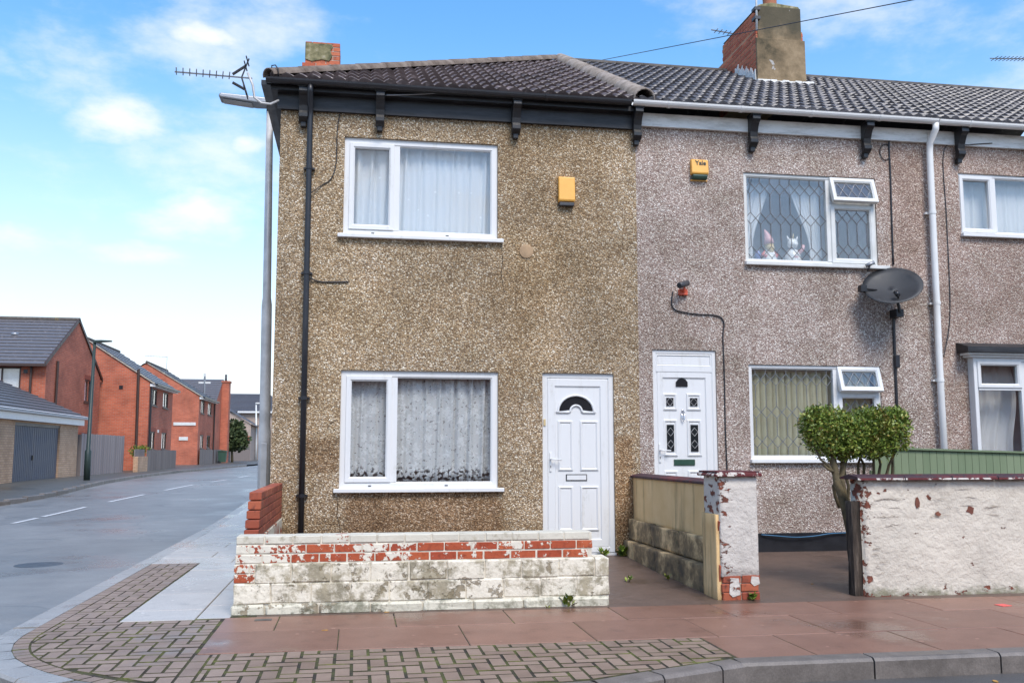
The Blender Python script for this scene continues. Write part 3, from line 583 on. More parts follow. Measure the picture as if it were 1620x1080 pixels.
o = G().lathe([(.085, 0), (.085, .012), (.06, .016)], (0, 0, 0), 14).build('repair_patch', 'mortar_buff', h1); o.rotation_euler = (R(90), 0, 0); o.location = (2.95, -.001, 3.71)
for P in ([(.74, .80), (.76, .70), (.75, .58), (.79, .44), (.80, .30)], [(2.64, 3.78), (2.66, 3.60), (2.64, 3.42), (2.68, 3.2)], [(.60, 1.5), (.66, 1.62), (.74, 1.66)]):
    G().tube([(x, -.002, z) for x, z in P], [.001] + [.0035] * (len(P) - 2) + [.001], 5).build('wall_crack', 'joint_dark', h1)
# roofs: deck + separate tiles
def tile_mesh(name, mat, clipf=None):
    n = 10; cw, Lg = .30, .42; V = []; F = []
    def w(u): p = (u / .15) % 1.0; return .024 * (math.sin(2 * math.pi * p) * .75 + math.sin(4 * math.pi * p + .6) * .20)
    for v, lift in ((0, .042), (Lg, .004)):
        for i in range(n + 1): u = cw * i / n; V.append((u, v, w(u) + lift + .02))
    for i in range(n + 1): u = cw * i / n; V.append((u, 0.004, w(u) + .004))
    F = [(i, i + 1, n + 2 + i, n + 1 + i) for i in range(n)] + [(2 * n + 2 + i, 2 * n + 3 + i, i + 1, i) for i in range(n)]
    me = bpy.data.meshes.new(name); me.from_pydata(V, [], F); me.materials.append(MATS[mat]); me.polygons.foreach_set('use_smooth', [True] * n + [False] * n); me.update(); return me
def roof_tiles(parent, me, origin, udir, vdir, u0, u1, v1, keep=None, stuff=False, gauge=.345):
    ud, vd = Vector(udir).normalized(), Vector(vdir).normalized(); nd = ud.cross(vd); M0 = Matrix((ud, vd, nd)).transposed().to_4x4(); org = Vector(origin)
    rows = int(v1 / gauge) + 1; S = G()
    for r in range(rows):
        v = r * gauge; off = 0.0
        for c in range(int((u1 - u0) / .30 + .999)):
            u = u0 + c * .30
            pl = []
            if u + .30 > u1 + .001: pl.append((Vector((u1 - u, 0, 0)), Vector((-1, 0, 0))))
            if v + .42 > v1: pl.append((Vector((0, v1 - v, 0)), Vector((0, -1, 0))))
            if keep:
                s = keep(u, v)
                if s == 0: continue
                if s is not True: pl += s
            M = Matrix.Translation(org + ud * u + vd * v) @ M0
            jit = Matrix.Translation((0, rnd.uniform(-.010, .008), rnd.uniform(0, .0025))) @ Matrix.Rotation(rnd.uniform(-.006, .006), 4, 'Z')
            mm = me
            if pl:
                bm = bmesh.new(); bm.from_mesh(me)
                for co, no in pl: bmesh.ops.bisect_plane(bm, geom=list(bm.verts) + list(bm.edges) + list(bm.faces), plane_co=co, plane_no=-no, clear_outer=True)
                if len(bm.faces) == 0: bm.free(); continue
                mm = bpy.data.meshes.new('roof_tile'); bm.to_mesh(mm); bm.free(); mm.materials.append(me.materials[0])
            if stuff:
                i = len(S.V); T = M @ jit; S.V += [tuple(T @ x.co) for x in mm.vertices]; S.F += [tuple(i + q for q in p.vertices) for p in mm.polygons]; S.M += [0] * len(mm.polygons)
            else: inst('roof_tile', mm, (0, 0, 0), parent, mat4=M @ jit)
    return S
vd = (0, math.cos(slope), math.sin(slope)); SL = math.hypot(RIDGE_Y - EAVE_Y, RIDGE_Z - EAVE_Z)
E1 = (EAVE_Y, EAVE_Z); HX = -.12
BK = 2 * RIDGE_Y - EAVE_Y
g = G(); dz = -.02
g.poly([(HX, EAVE_Y, EAVE_Z + dz), (PW, EAVE_Y, EAVE_Z + dz), (PW, RIDGE_Y, RIDGE_Z + dz)]); g.poly([(HX, BK, EAVE_Z + dz), (HX, EAVE_Y, EAVE_Z + dz), (PW, RIDGE_Y, RIDGE_Z + dz)]); g.poly([(PW, BK, EAVE_Z + dz), (HX, BK, EAVE_Z + dz), (PW, RIDGE_Y, RIDGE_Z + dz)])
r1 = g.build('roof', 'tile_brown', h1)
tb = tile_mesh('roof_tile_brown', 'tile_brown'); tk = tile_mesh('roof_tile_black', 'tile_black')
kx = (PW - HX) / SL        # hip: u = HX + kx * v along the front slope
nh = Vector((1, -kx, 0)).normalized()
def keep1(u, v):
    if u + .30 < HX + kx * v: return 0
    if u > HX + kx * (v + .42): return True
    return [(Vector((HX + kx * v - u, 0, 0)), nh)]
roof_tiles(r1, tb, (0, EAVE_Y, EAVE_Z), (1, 0, 0), vd, HX, PW, SL, keep1)
# street side of the hip (runs up from the side eaves)
rx = PW - HX; hs_ = math.atan2(RIDGE_Z - EAVE_Z, rx); SLs = math.hypot(rx, RIDGE_Z - EAVE_Z); Lh = BK - EAVE_Y; ks = (Lh / 2) / SLs
def keep_s(u, v):
    lo, hi = ks * v, Lh - ks * v
    if u + .30 < lo or u > hi: return 0
    pl = []
    if u < ks * (v + .42): pl.append((Vector((lo - u, 0, 0)), Vector((1, -ks, 0)).normalized()))
    if u + .30 > Lh - ks * (v + .42): pl.append((Vector((hi - u, 0, 0)), Vector((-1, -ks, 0)).normalized()))
    return pl or True
S = roof_tiles(r1, tb, (HX, BK, EAVE_Z), (0, -1, 0), (math.cos(hs_), 0, math.sin(hs_)), 0, Lh, SLs, keep_s, True)
o = S.build('hip_tiles', 'tile_brown', r1, True); o['kind'] = 'stuff'
for hh, x0, x1, me in ((h2, PW, PL, tk), (h3, PL, 14.0, tk)):
    g = G(); g.quad((x0, EAVE_Y, EAVE_Z + dz), (x1, EAVE_Y, EAVE_Z + dz), (x1, RIDGE_Y, RIDGE_Z + dz), (x0, RIDGE_Y, RIDGE_Z + dz)); g.quad((x1, BK, EAVE_Z + dz), (x0, BK, EAVE_Z + dz), (x0, RIDGE_Y, RIDGE_Z + dz), (x1, RIDGE_Y, RIDGE_Z + dz))
    rf = g.build('roof', 'tile_black', hh)
    roof_tiles(rf, me, (0, EAVE_Y, EAVE_Z), (1, 0, 0), vd, x0, x1, SL)
    n = int((x1 - x0) / .46)
    for k in range(n):
        a, b_ = x0 + (x1 - x0) * k / n, x0 + (x1 - x0) * (k + 1) / n; g = G()
        P = [(RIDGE_Y + .13 * math.cos(t), RIDGE_Z - .02 + .105 * math.sin(t)) for t in [math.pi * i / 8 for i in range(9)]]
        g.prism(P, 'x', a + .003, b_ - .003); g.build('ridge_tile', 'ridge_dark', rf, True)
def ridge_run(A, B, nseg, r, mat, parent, name='ridge_tile', up=Vector((0, 0, 1)), sag=.0):
    A, B = Vector(A), Vector(B); t = (B - A).normalized(); sd = t.cross(up).normalized(); u = sd.cross(t)
    for k in range(nseg):
        p, q = A + (B - A) * (k / nseg) + t * .003, A + (B - A) * ((k + 1) / nseg) + t * .012; V = []; m = 9; r0, r1_ = r * 1.04, r * .97
        for c, rr in ((p, r0), (q, r1_)):
            for i in range(m): a = math.pi * i / (m - 1); V.append(tuple(c + sd * math.cos(a) * rr + u * (math.sin(a) * rr * .95 - r * .15)))
        for c, rr in ((p, r0 - .018), (q, r1_ - .018)):
            for i in range(m): a = math.pi * i / (m - 1); V.append(tuple(c + sd * math.cos(a) * rr + u * (math.sin(a) * rr * .95 - r * .15)))
        F = [(i, i + 1, m + i + 1, m + i) for i in range(m - 1)] + [(2 * m + i, 3 * m + i, 3 * m + i + 1, 2 * m + i + 1) for i in range(m - 1)] + [(i, 2 * m + i, 2 * m + i + 1, i + 1) for i in range(m - 1)]
        mesh(name, V, F, mat, parent, True)
ridge_run((HX - .02, EAVE_Y - .02, EAVE_Z + .035), (PW - .12, RIDGE_Y - .1, RIDGE_Z + .01), 13, .095, 'ridge_hip', r1, 'hip_tile')
ridge_run((PW + .06, EAVE_Y - .03, EAVE_Z + .05), (PW + .02, RIDGE_Y + .02, RIDGE_Z + .06), 5, .135, 'ridge', r1, 'party_ridge_tile', Vector((0, -.3, 1)))
# eaves: fascia, soffit, gutters, corbels
def half_gutter(x0, x1, y, z, r, mat, parent):
    g = G(); P = []; m = 9
    for i in range(m): a = math.pi + math.pi * i / (m - 1); P.append((y + r * math.cos(a), z + r * math.sin(a)))
    for i in range(m - 1, -1, -1): a = math.pi + math.pi * i / (m - 1); P.append((y + (r - .006) * math.cos(a), z + (r - .006) * math.sin(a)))
    g.prism(P, 'x', x0, x1); o = g.build('gutter', mat, parent, False)
    for x in [x0 + .45 + i * .95 for i in range(int((x1 - x0) / .95))]:
        P2 = [(y + (r + .007) * math.cos(math.pi + math.pi * i / 8), z + (r + .007) * math.sin(math.pi + math.pi * i / 8)) for i in range(9)]; G().prism(P2, 'x', x, x + .035).build('gutter_bracket', mat, o)
G().box(-.04, PW - .02, -.05, -.003, 5.31, 5.50).box(-.11, PW - .02, -.16, -.003, 5.50, 5.56).build('fascia', 'black_fascia', h1)
G().box(-.11, -.003, -.002, 8.6, 5.502, 5.56).box(-.04, -.003, -.002, 8.6, 5.31, 5.50).build('side_fascia', 'black_fascia', h1)
half_gutter(-.16, PW - .12, -.235, 5.60, .058, 'black_plastic', h1)
g = G(); g.box(-.22, -.115, -.17, 8.6, 5.545, 5.60); g.build('side_gutter', 'black_plastic', h1)
G().box(PW + .01, PL + .02, -.05, -.003, 5.36, 5.53).build('fascia', 'white_fascia', h2); G().box(PL + .03, 14, -.045, -.003, 5.35, 5.53).build('fascia', 'white_fascia', h3)
half_gutter(PW - .10, PL + .05, -.235, 5.605, .058, 'white_gutter', h2); half_gutter(PL + .06, 14, -.235, 5.60, .058, 'white_gutter', h3)
def corbel(x, parent, top=5.53):
    P = [(0, 0), (-.17, 0), (-.175, -.05), (-.15, -.075), (-.125, -.09), (-.10, -.13), (-.075, -.19), (-.065, -.25), (-.085, -.285), (-.085, -.33), (-.05, -.36), (0, -.39)]
    g = G(); w = .052; g.prism([(y - .051, top + z) for y, z in P], 'x', x - w, x + w); g.box(x - w - .012, x + w + .012, -.23, -.05, top, top + .035); g.box(x - w * .6, x + w * .6, -.075, -.003, top - .43, top - .37)
    o = g.build('corbel', 'black_iron', parent); soft(o, .006); return o
for x, p in ((.265, h1), (1.16, h1), (2.81, h1), (4.345, h1), (5.885, h2), (7.45, h2), (8.80, h3), (10.3, h3), (11.8, h3)): corbel(x, p)
def downpipe(pts, r, mat, parent, clips):
    o = G().tube(pts, r, 14).build('downpipe', mat, parent, True)
    for (x, y, z) in clips: G().tube([(x, y, z - .02), (x, y, z + .02)], r + .006, 14).box(x - r - .03, x + r + .03, y + r, 0, z - .012, z + .012).build('pipe_clip', mat, o)
    return o
downpipe([(.345, -.235, 5.56), (.345, -.235, 5.47), (.345, -.095, 5.33), (.345, -.09, 5.2), (.352, -.085, 2.8), (.36, -.085, .03)], .034, 'black_plastic', h1, [(.347, -.09, 4.6), (.35, -.088, 3.35), (.355, -.086, 1.9), (.358, -.086, .8)])
downpipe([(8.36, -.235, 5.56), (8.36, -.23, 5.48), (8.355, -.10, 5.34), (8.35, -.09, 5.2), (8.33, -.09, 2.4), (8.335, -.09, .03)], .042, 'white_gutter', h2, [(8.345, -.09, 4.4), (8.34, -.09, 3.2), (8.33, -.09, 2.2)])
# chimneys
def brick_stack(x0, x1, y0, y1, z0, z1, parent, name, mat, faces, seed=0, bl=.215, bh=.065, core='mortar'):
    """stack whose visible faces are single bricks standing a little proud of the mortar core"""
    ch = G().box(x0 + .006, x1 - .006, y0 + .006, y1 - .006, z0, z1 - .004).build(name, core, parent)
    st = bevelled_box('brick_a', bl, .10, bh, .005, mat, .0015, seed); hd = bevelled_box('brick_b', .1025, .10, bh, .005, mat, .0015, seed + 1)
    nz = int(round((z1 - z0) / (bh + .01)))
    for k in range(nz):
        z = z0 + (k + .5) * (bh + .01)
        for axis, fixed in faces:
            a0, a1 = (x0, x1) if axis == 'x' else (y0, y1); p = a0 + (0 if k % 2 else -.1125)
            while p < a1 - .02:
                q0, q1 = max(p, a0), min(p + bl, a1)
                if q1 - q0 > .05:
                    me = st if q1 - q0 > bl - .01 else hd; c = (q0 + q1) / 2; s = (q1 - q0) / (bl if me is st else .1025)
                    fx = fixed + (.05 if fixed == (y0 if axis == 'x' else x0) else -.05)
                    o = inst('brick', me, (c, fx, z) if axis == 'x' else (fx, c, z), ch, None if axis == 'x' else (0, 0, R(90))); o.scale = (s * rnd.uniform(.985, 1.0), rnd.uniform(.97, 1.03), 1)
                p += bl + .01
    return ch
c1 = brick_stack(-.03, .61, 4.0, 4.62, 5.50, 7.60, h1, 'chimney', 'brick_chimney', [('x', 4.0), ('y', .61), ('y', -.03)], 3)
c1t = brick_stack(.015, .57, 4.03, 4.59, 7.60, 7.94, h1, 'chimney', 'brick_chimney', [('x', 4.03), ('y', .57), ('y', .015)], 6)
o = G().prism([(.012, 7.66), (.13, 7.63), (.28, 7.67), (.40, 7.65), (.45, 7.73), (.42, 7.83), (.46, 7.90), (.43, 7.945), (.16, 7.94), (.012, 7.95)], 'y', 4.012, 4.034).build('mossy_render', 'moss_cap', c1t); soft(o, .008)
o = G().prism([(.015, 7.938), (.57, 7.938), (.53, 7.965), (.27, 7.975), (.04, 7.96)], 'y', 4.035, 4.585).build('chimney_cap', 'moss_cap', c1t); soft(o, .01)
G().lathe([(.09, 0), (.09, .04), (.075, .06), (.045, .08)], (.33, 4.3, 7.95), 12).build('chimney_pot_stub', 'ridge', c1t, True)
CX0, CX1, CY0, CY1 = 7.40, 8.24, 3.0, 4.68
c2 = brick_stack(CX0, CX1, CY0 + .03, CY1, 7.30, 8.30, h2, 'chimney', 'brick_chimney', [('y', CX0), ('y', CX1)], 5, core='mortar_buff')
g = G(); o = brick_stack(CX0 + .05, CX1 - .04, CY0 + .07, CY1 - .1, 8.30, 8.68, c2, 'chimney_top', 'brick_chimney', [('y', CX0 + .05)], 8, core='mortar_buff')
g = G(); g.box(CX0 - .012, CX1 + .01, CY0 - .02, CY0 + .028, 7.3, 8.12).box(CX0 + .03, CX1 - .03, CY0 + .02, CY0 + .066, 8.12, 8.70).box(CX1 + .0, CX1 + .02, CY0, CY1, 7.3, 8.12); o = g.build('chimney_render', 'chimney_render', c2); soft(o, .012)
o = G().prism([(CX0 + .04, 8.69), (CX1 - .03, 8.69), (CX1 - .06, 8.74), (CX0 + .30, 8.78), (CX0 + .08, 8.73)], 'y', CY0 + .03, CY1 - .15).build('chimney_flaunching', 'moss_cap', c2); soft(o, .015)
G().lathe([(.13, 0), (.15, .03), (.12, .10), (.115, .25), (.125, .40), (.15, .46), (.12, .48)], (CX0 + .42, CY0 + .35, 8.70), 16).build('chimney_pot', 'terracotta', c2, True)
g = G()     # lead and mortar flashing at the foot
zf = lambda y: EAVE_Z + (y - EAVE_Y) * math.tan(slope)
for k in range(9): x0 = CX0 - .05 + k * .11; g.box(x0, x0 + .115, CY0 - .10 - rnd.uniform(0, .03), CY0 - .01, zf(CY0) - .06, zf(CY0) + .045 + rnd.uniform(-.01, .015))
o = g.build('flashing', 'white_fascia', c2); soft(o, .01)
for k in range(5):
    y = CY0 + .02 + k * .17; z = zf(y) + .02; G().prism([(y, z), (y + .17, z + .09), (y + .15, z + .30 - .02 * k), (y + .10, z + .17), (y + .02, z + .24)], 'x', CX0 - .03, CX0 - .013).build('flashing_step', 'white_fascia', c2)

# ------------------------------------------------------------------ windows and doors
def bar(g, x0, x1, y0, y1, z0, z1): g.box(x0, x1, y0, y1, z0, z1)
FR = lambda w, y: [(0, y + .06), (0, y + .004), (.004, y), (w - .018, y), (w - .006, y + .010), (w, y + .014), (w, y + .06)]
def frame(x0, x1, z0, z1, w, y, parent, mat, name): return G().ring(x0, x1, z0, z1, FR(w, y)).build(name, mat, parent)
def pane(x0, x1, z0, z1, y, parent, name='pane'): return G().box(x0, x1, y, y + .006, z0, z1).build(name, 'glass', parent)
def room(x0, x1, z0, z1, parent, mat='room', d=1.6, y=.125):
    g = G(); a, c = x0 - .25, x1 + .25; e, f = z0 - .25, z1 + .2
    g.quad((a, y + d, e), (c, y + d, e), (c, y + d, f), (a, y + d, f)); g.quad((a, y, e), (a, y + d, e), (a, y + d, f), (a, y, f)); g.quad((c, y + d, e), (c, y, e), (c, y, f), (c, y + d, f)); g.quad((a, y, e), (c, y, e), (c, y + d, e), (a, y + d, e)); g.quad((a, y + d, f), (c, y + d, f), (c, y, f), (a, y, f))
    return g.build('room', mat, parent)
def sill(x0, x1, z, parent, mat='upvc', y=-.06): o = G().box(x0, x1, y, .10, z - .045, z).build('sill', mat, parent); soft(o, .006); return o
def window_casement(W, parent, split, mat='upvc'):
    """side-hung casement on the left of a big fixed pane"""
    x0, x1, z0, z1 = W; y = .03; w = frame(x0, x1, z0, z1, .085, y, parent, mat, 'window')
    G().box(split - .045, split + .045, y + .002, y + .06, z0 + .08, z1 - .08).build('mullion', mat, w)
    s = frame(x0 + .062, split - .022, z0 + .082, z1 - .064, .062, y - .014, w, mat, 'sash'); pane(x0 + .11, split - .07, z0 + .13, z1 - .11, y + .03, s)
    pane(split + .04, x1 - .08, z0 + .08, z1 - .08, y + .03, w)
    for fx in (.18, .66): G().box(x0 + (x1 - x0) * fx, x0 + (x1 - x0) * fx + .035, y - .006, y + .004, z0 + .035, z0 + .047).build('drain_cap', 'dark_metal', w)
    sill(x0 - .06, x1 + .065, z0 + .012, w, mat); return w
window_casement(UW1, h1, 1.365); window_casement(LW1, h1, 1.375)
room(*UW1, h1, 'room_pale'); room(*LW1, h1)
def lattice(x0, x1, z0, z1, y, parent, pitch, rows, hh):
    g = G(); wd = .004
    def seg(a, c):
        a, c = Vector(a), Vector(c); lo, hi = 0.0, 1.0      # clip to the glass
        for k, (mn, mxx) in enumerate(((x0, x1), (z0, z1))):
            d = c[k] - a[k]
            if abs(d) < 1e-9:
                if not mn <= a[k] <= mxx: return
            else:
                t0, t1 = sorted(((mn - a[k]) / d, (mxx - a[k]) / d)); lo, hi = max(lo, t0), min(hi, t1)
        if lo >= hi: return
        a, c = a + (c - a) * lo, a + (c - a) * hi; e = (c - a).normalized() * .0; nn = Vector((-(c - a).y, (c - a).x)).normalized() * wd
        P = [(a + nn), (c + nn), (c - nn), (a - nn)]; g.prism([(p.x, p.y) for p in P], 'y', y, y + .004)
    nx = int((x1 - x0) / pitch) + 2; zr = [z0 + (z1 - z0) * r for r in rows]
    for i in range(-1, nx + 1):
        cx = x0 + pitch * (i + .35)
        for zc in zr:
            for s in (-1, 1):
                for t in (-1, 1): seg((cx, zc + t * hh), (cx + s * pitch / 2, zc))
        zz = [z0 - 1] + sorted(zr) + [z1 + 1]
        for a, c in zip(zz, zz[1:]): seg((cx, a + hh if a > z0 - .5 else z0), (cx, c - hh if c < z1 + .5 else z1))
    return g.build('lead_lattice', 'lead', parent)
def open_vent(x0, x1, ztop, h, parent, ang, mat, y):
    """top-hung vent pushed open: hinge along its top edge"""
    s = G().ring(0, x1 - x0, -h, 0, FR(.06, -.012)).build('vent_sash', mat, parent)
    p = pane(.05, x1 - x0 - .05, -h + .05, -.05, .02, s); l = lattice(.05, x1 - x0 - .05, -h + .05, -.05, .014, s, .13, (.5,), h * .30)
    s.matrix_basis = Matrix.Translation((x0, y, ztop)) @ Matrix.Rotation(-ang, 4, 'X'); s.matrix_parent_inverse = Matrix.Identity(4); WL[s] = Vector((0, 0, 0))
    s.matrix_parent_inverse = Matrix.Translation(-WL[parent])
    for q in (p, l): q.matrix_parent_inverse = Matrix.Identity(4)
    return s
def window_leaded(W, parent, split, ztr, mat, rows):
    x0, x1, z0, z1 = W; y = .02; w = frame(x0, x1, z0, z1, .055, y, parent, mat, 'window')
    G().box(split - .035, split + .035, y + .002, y + .06, z0 + .05, z1 - .05).build('mullion', mat, w); G().box(split + .036, x1 - .05, y + .002, y + .06, ztr - .04, ztr + .02).build('transom', mat, w)
    pane(x0 + .05, split - .03, z0 + .05, z1 - .05, y + .03, w); lattice(x0 + .055, split - .035, z0 + .055, z1 - .055, y + .022, w, .137, rows, .075)
    s = frame(split + .02, x1 - .025, z0 + .035, ztr - .02, .065, y - .012, w, mat, 'sash'); pane(split + .08, x1 - .085, z0 + .095, ztr - .08, y + .03, s); lattice(split + .085, x1 - .09, z0 + .10, ztr - .085, y + .022, s, .135, (.18, .84), .075)
    open_vent(split + .018, x1 - .01, z1 - .012, z1 - ztr - .0, w, R(17), mat, y - .004)
    sill(x0 - .015, x1 + .13, z0 + .008, w, mat); return w
window_leaded(UW2, h2, 6.945, 4.50, 'upvc_old', (.09, .50, .87)); window_leaded(LW2, h2, 6.945, 2.05, 'upvc', (.16, .50, .88))
room(*UW2, h2, 'room_pale'); room(*LW2, h2)
w3 = frame(*UW3, .055, .02, h3, 'upvc', 'window'); G().box(9.285, 9.365, .022, .08, UW3[2] + .05, UW3[3] - .05).build('mullion', 'upvc', w3)
s = frame(8.83, 9.32, UW3[2] + .03, UW3[3] - .03, .06, .006, w3, 'upvc', 'sash'); pane(8.88, 9.27, UW3[2] + .08, UW3[3] - .08, .05, s); pane(9.36, 11.15, UW3[2] + .05, UW3[3] - .05, .05, w3); sill(8.80, 11.3, UW3[2] + .008, w3, 'upvc'); room(*UW3, h3, 'room_pale')
# bay of the third house
BX0 = 8.80
bay = G().box(BX0, 12.1, -.10, -.004, .0, 1.20).build('bay_window', 'pebbledash_third', h3)
f = frame(BX0 - .01, 12.0, 1.2, 2.50, .06, -.12, bay, 'upvc', 'bay_frame')
for x in (9.50, 10.7): G().box(x - .04, x + .04, -.118, -.06, 1.26, 2.44).build('bay_mullion', 'upvc', bay)
for x0, x1 in ((BX0 + .05, 9.46), (9.54, 10.66)):
    G().box(x0, x1, -.117, -.06, 2.08, 2.13).build('bay_transom', 'upvc', bay); v = frame(x0 - .01, x1 + .01, 2.11, 2.455, .055, -.132, bay, 'upvc', 'bay_vent')
    pane(x0 + .04, x1 - .04, 2.16, 2.41, -.085, bay); pane(x0, x1, 1.25, 2.08, -.085, bay)
G().box(BX0 - .009, BX0 + .04, -.06, -.003, 1.2, 2.5).build('bay_side', 'upvc', bay)
o = G().box(BX0 - .12, 12.2, -.20, -.003, 2.53, 2.56).box(BX0 - .08, 12.2, -.16, -.003, 2.50, 2.53).build('bay_cornice', 'upvc', bay); soft(o, .008)
o = G().prism([(-.24, 2.56), (-.003, 2.56), (-.003, 2.70), (-.24, 2.63)], 'x', BX0 - .16, 12.3).build('bay_roof', 'black_fascia', bay)
room(8.95, 12, .9, 2.45, h3, 'room', 1.6, .11)
# front doors
def panel_mould(g, x0, x1, z0, z1, y, w=.03):
    g.ring(x0, x1, z0, z1, [(-.004, y + .003), (0, y - .012), (w * .45, y - .016), (w, y - .002), (w + .012, y - .004)]); d = w + .012; g.quad((x0 + d, y - .004, z0 + d), (x1 - d, y - .004, z0 + d), (x1 - d, y - .004, z1 - d), (x0 + d, y - .004, z1 - d))
def door_handle(x, z, y, parent, mat='upvc', s=1):
    o = G().box(x - .014, x + .014, y - .012, y, z - .15, z + .08).build('handle', mat, parent); soft(o, .006)
    q = G().tube([(x, y - .01, z), (x, y - .05, z), (x + s * .02, y - .055, z), (x + s * .125, y - .052, z - .006)], .009, 10).build('lever', mat, o, True); G().box(x - .005, x + .005, y - .014, y - .0115, z - .105, z - .075).build('keyhole', 'dark_metal', o)
yd = .045; y0 = yd - .0
dr = frame(D1[0], D1[1], D1[2], D1[3], .075, .03, h1, 'upvc', 'door'); o = G().box(D1[0], D1[1], -.03, .09, .055, .10).build('threshold', 'upvc', dr)
LX0, LX1, LZ0, LZ1 = 3.215, 3.955, .165, 2.165
lf = G().ring(LX0, LX1, LZ0, LZ1, [(0, .09), (0, .034), (.006, .03), (.085, .03), (.097, .044), (.11, .045)]).build('door_leaf', 'upvc', dr)
g = G(); a, c, e, f_ = LX0 + .108, LX1 - .108, LZ0 + .108, LZ1 - .108; g.quad((a, yd, e), (c, yd, e), (c, yd, f_), (a, yd, f_)); g.box(a, c, yd + .002, yd + .04, e, f_); g.build('door_skin', 'upvc', lf)
DC = (LX0 + LX1) / 2 - .02
for x0, x1 in ((a + .02, DC - .045), (DC + .05, c - .012)):
    for z0, z1 in ((.36, .88), (1.07, 1.66)):
        g = G(); panel_mould(g, x0, x1, z0, z1, yd, .03); g.build('door_panel', 'upvc', lf)
# fan light: arched moulding with a half-ring of dark glass
g = G(); ro, ri, zc = .205, .062, 1.775; A = [math.pi * i / 20 for i in range(21)]
out = [(DC + ro * math.cos(t), zc + ro * .86 * math.sin(t)) for t in A]; inn = [(DC + ri * math.cos(t), zc + ri * math.sin(t) + .02) for t in A]
for i in range(20): g.quad((inn[i][0], yd - .004, inn[i][1]), (out[i][0], yd - .004, out[i][1]), (out[i + 1][0], yd - .004, out[i + 1][1]), (inn[i + 1][0], yd - .004, inn[i + 1][1]))
g.build('fan_glass', 'dark_glass', lf)
G().tube([(DC + ro + .035, yd - .006, zc - .015)] + [(DC + (ro + .015) * math.cos(t), yd - .008, zc + (ro * .86 + .015) * math.sin(t)) for t in A] + [(DC - ro - .035, yd - .006, zc - .015)], .013, 8).build('fan_arch', 'upvc', lf, True)
G().tube([(DC + ro + .035, yd - .006, zc - .012), (DC + ri + .03, yd - .006, zc - .012)] + [(DC + (ri + .01) * math.cos(t), yd - .008, zc + (ri + .01) * math.sin(t) + .0) for t in A] + [(DC - ri - .03, yd - .006, zc - .012), (DC - ro - .035, yd - .006, zc - .012)], .013, 8).build('fan_sill', 'upvc', lf, True)
o = G().box(DC - .13, DC + .13, yd - .008, yd, .945, 1.025).build('letterbox', 'dark_metal', lf); soft(o, .003); o = G().box(DC - .118, DC + .118, yd - .013, yd - .0078, .957, 1.013).build('letter_flap', 'upvc', o)
door_handle(3.245, 1.205, .03, dr)
o = G().box(3.163, 3.187, .015, .031, 1.60, 1.68).build('bell_push', 'ceramic_yellow', dr); soft(o, .004)
# second door with a blank top panel
D2f = (D2[0], D2[1], .10, 2.54); dr2 = frame(*D2f, .06, .02, h2, 'upvc', 'door'); G().box(D2[0] + .05, D2[1] - .05, .022, .09, 2.27, 2.335).build('door_transom', 'upvc', dr2)
g = G(); panel_mould(g, D2[0] + .055, D2[1] - .055, 2.335, 2.485, .04, .02); g.build('top_panel', 'upvc', dr2)
L2 = (4.585, 5.285, .15, 2.27); lf2 = G().ring(*L2, [(0, .09), (0, .034), (.006, .026), (.07, .026), (.082, .04), (.09, .041)]).build('door_leaf', 'upvc', dr2)
g = G(); g.box(L2[0] + .088, L2[1] - .088, .041, .08, L2[2] + .088, L2[3] - .088); g.build('door_skin', 'upvc', lf2)
for x0, x1 in ((4.66, 4.835), (4.965, 5.145)):
    g = G(); panel_mould(g, x0, x1, 1.80, 2.00, .041, .032); panel_mould(g, x0, x1, 1.24, 1.68, .041, .032); panel_mould(g, x0, x1, .30, 1.06, .041, .032); g.build('door_panel', 'upvc', lf2)
    for z0, z1 in ((1.85, 1.95), (1.295, 1.62)):
        p = G().box(x0 + .042, x1 - .042, .029, .036, z0, z1).build('door_glass', 'dark_glass', lf2); cx = (x0 + x1) / 2; g = G(); hx = (x1 - x0) / 2 - .045
        zs = [(z0 + z1) / 2] if z1 - z0 < .2 else [z0 + (z1 - z0) * .27, z0 + (z1 - z0) * .73]
        for zc in zs:
            g = G(); P = [(cx, zc + .05), (cx + hx, zc), (cx, zc - .05), (cx - hx, zc), (cx, zc + .05)]
            for u, v in zip(P, P[1:]): g.tube([(u[0], .028, u[1]), (v[0], .028, v[1])], .0025, 4)
            g.build('door_lead', 'galvanised', lf2)
g = G(); g.prism([(4.83, 2.09), (4.98, 2.09), (4.98, 2.145), (4.95, 2.18), (4.905, 2.20), (4.86, 2.18), (4.83, 2.145)], 'y', .028, .042); g.build('eyebrow_glass', 'dark_glass', lf2)
o = G().box(4.785, 5.055, .028, .042, 1.125, 1.20).build('letterbox', 'dark_green_plastic', lf2); soft(o, .006)
G().ball((4.91, .03, 1.79), (.016, .012, .022), 10, 6).tube([(4.895, .02, 1.78), (4.893, .015, 1.70), (4.91, .012, 1.665), (4.927, .015, 1.70), (4.925, .02, 1.78)], .007, 8).build('knocker', 'chrome', lf2, True)
door_handle(4.605, 1.31, .026, dr2); G().box(D2[0] - .02, D2[1] + .02, -.08, .09, .045, .10).build('door_step', 'path', dr2)
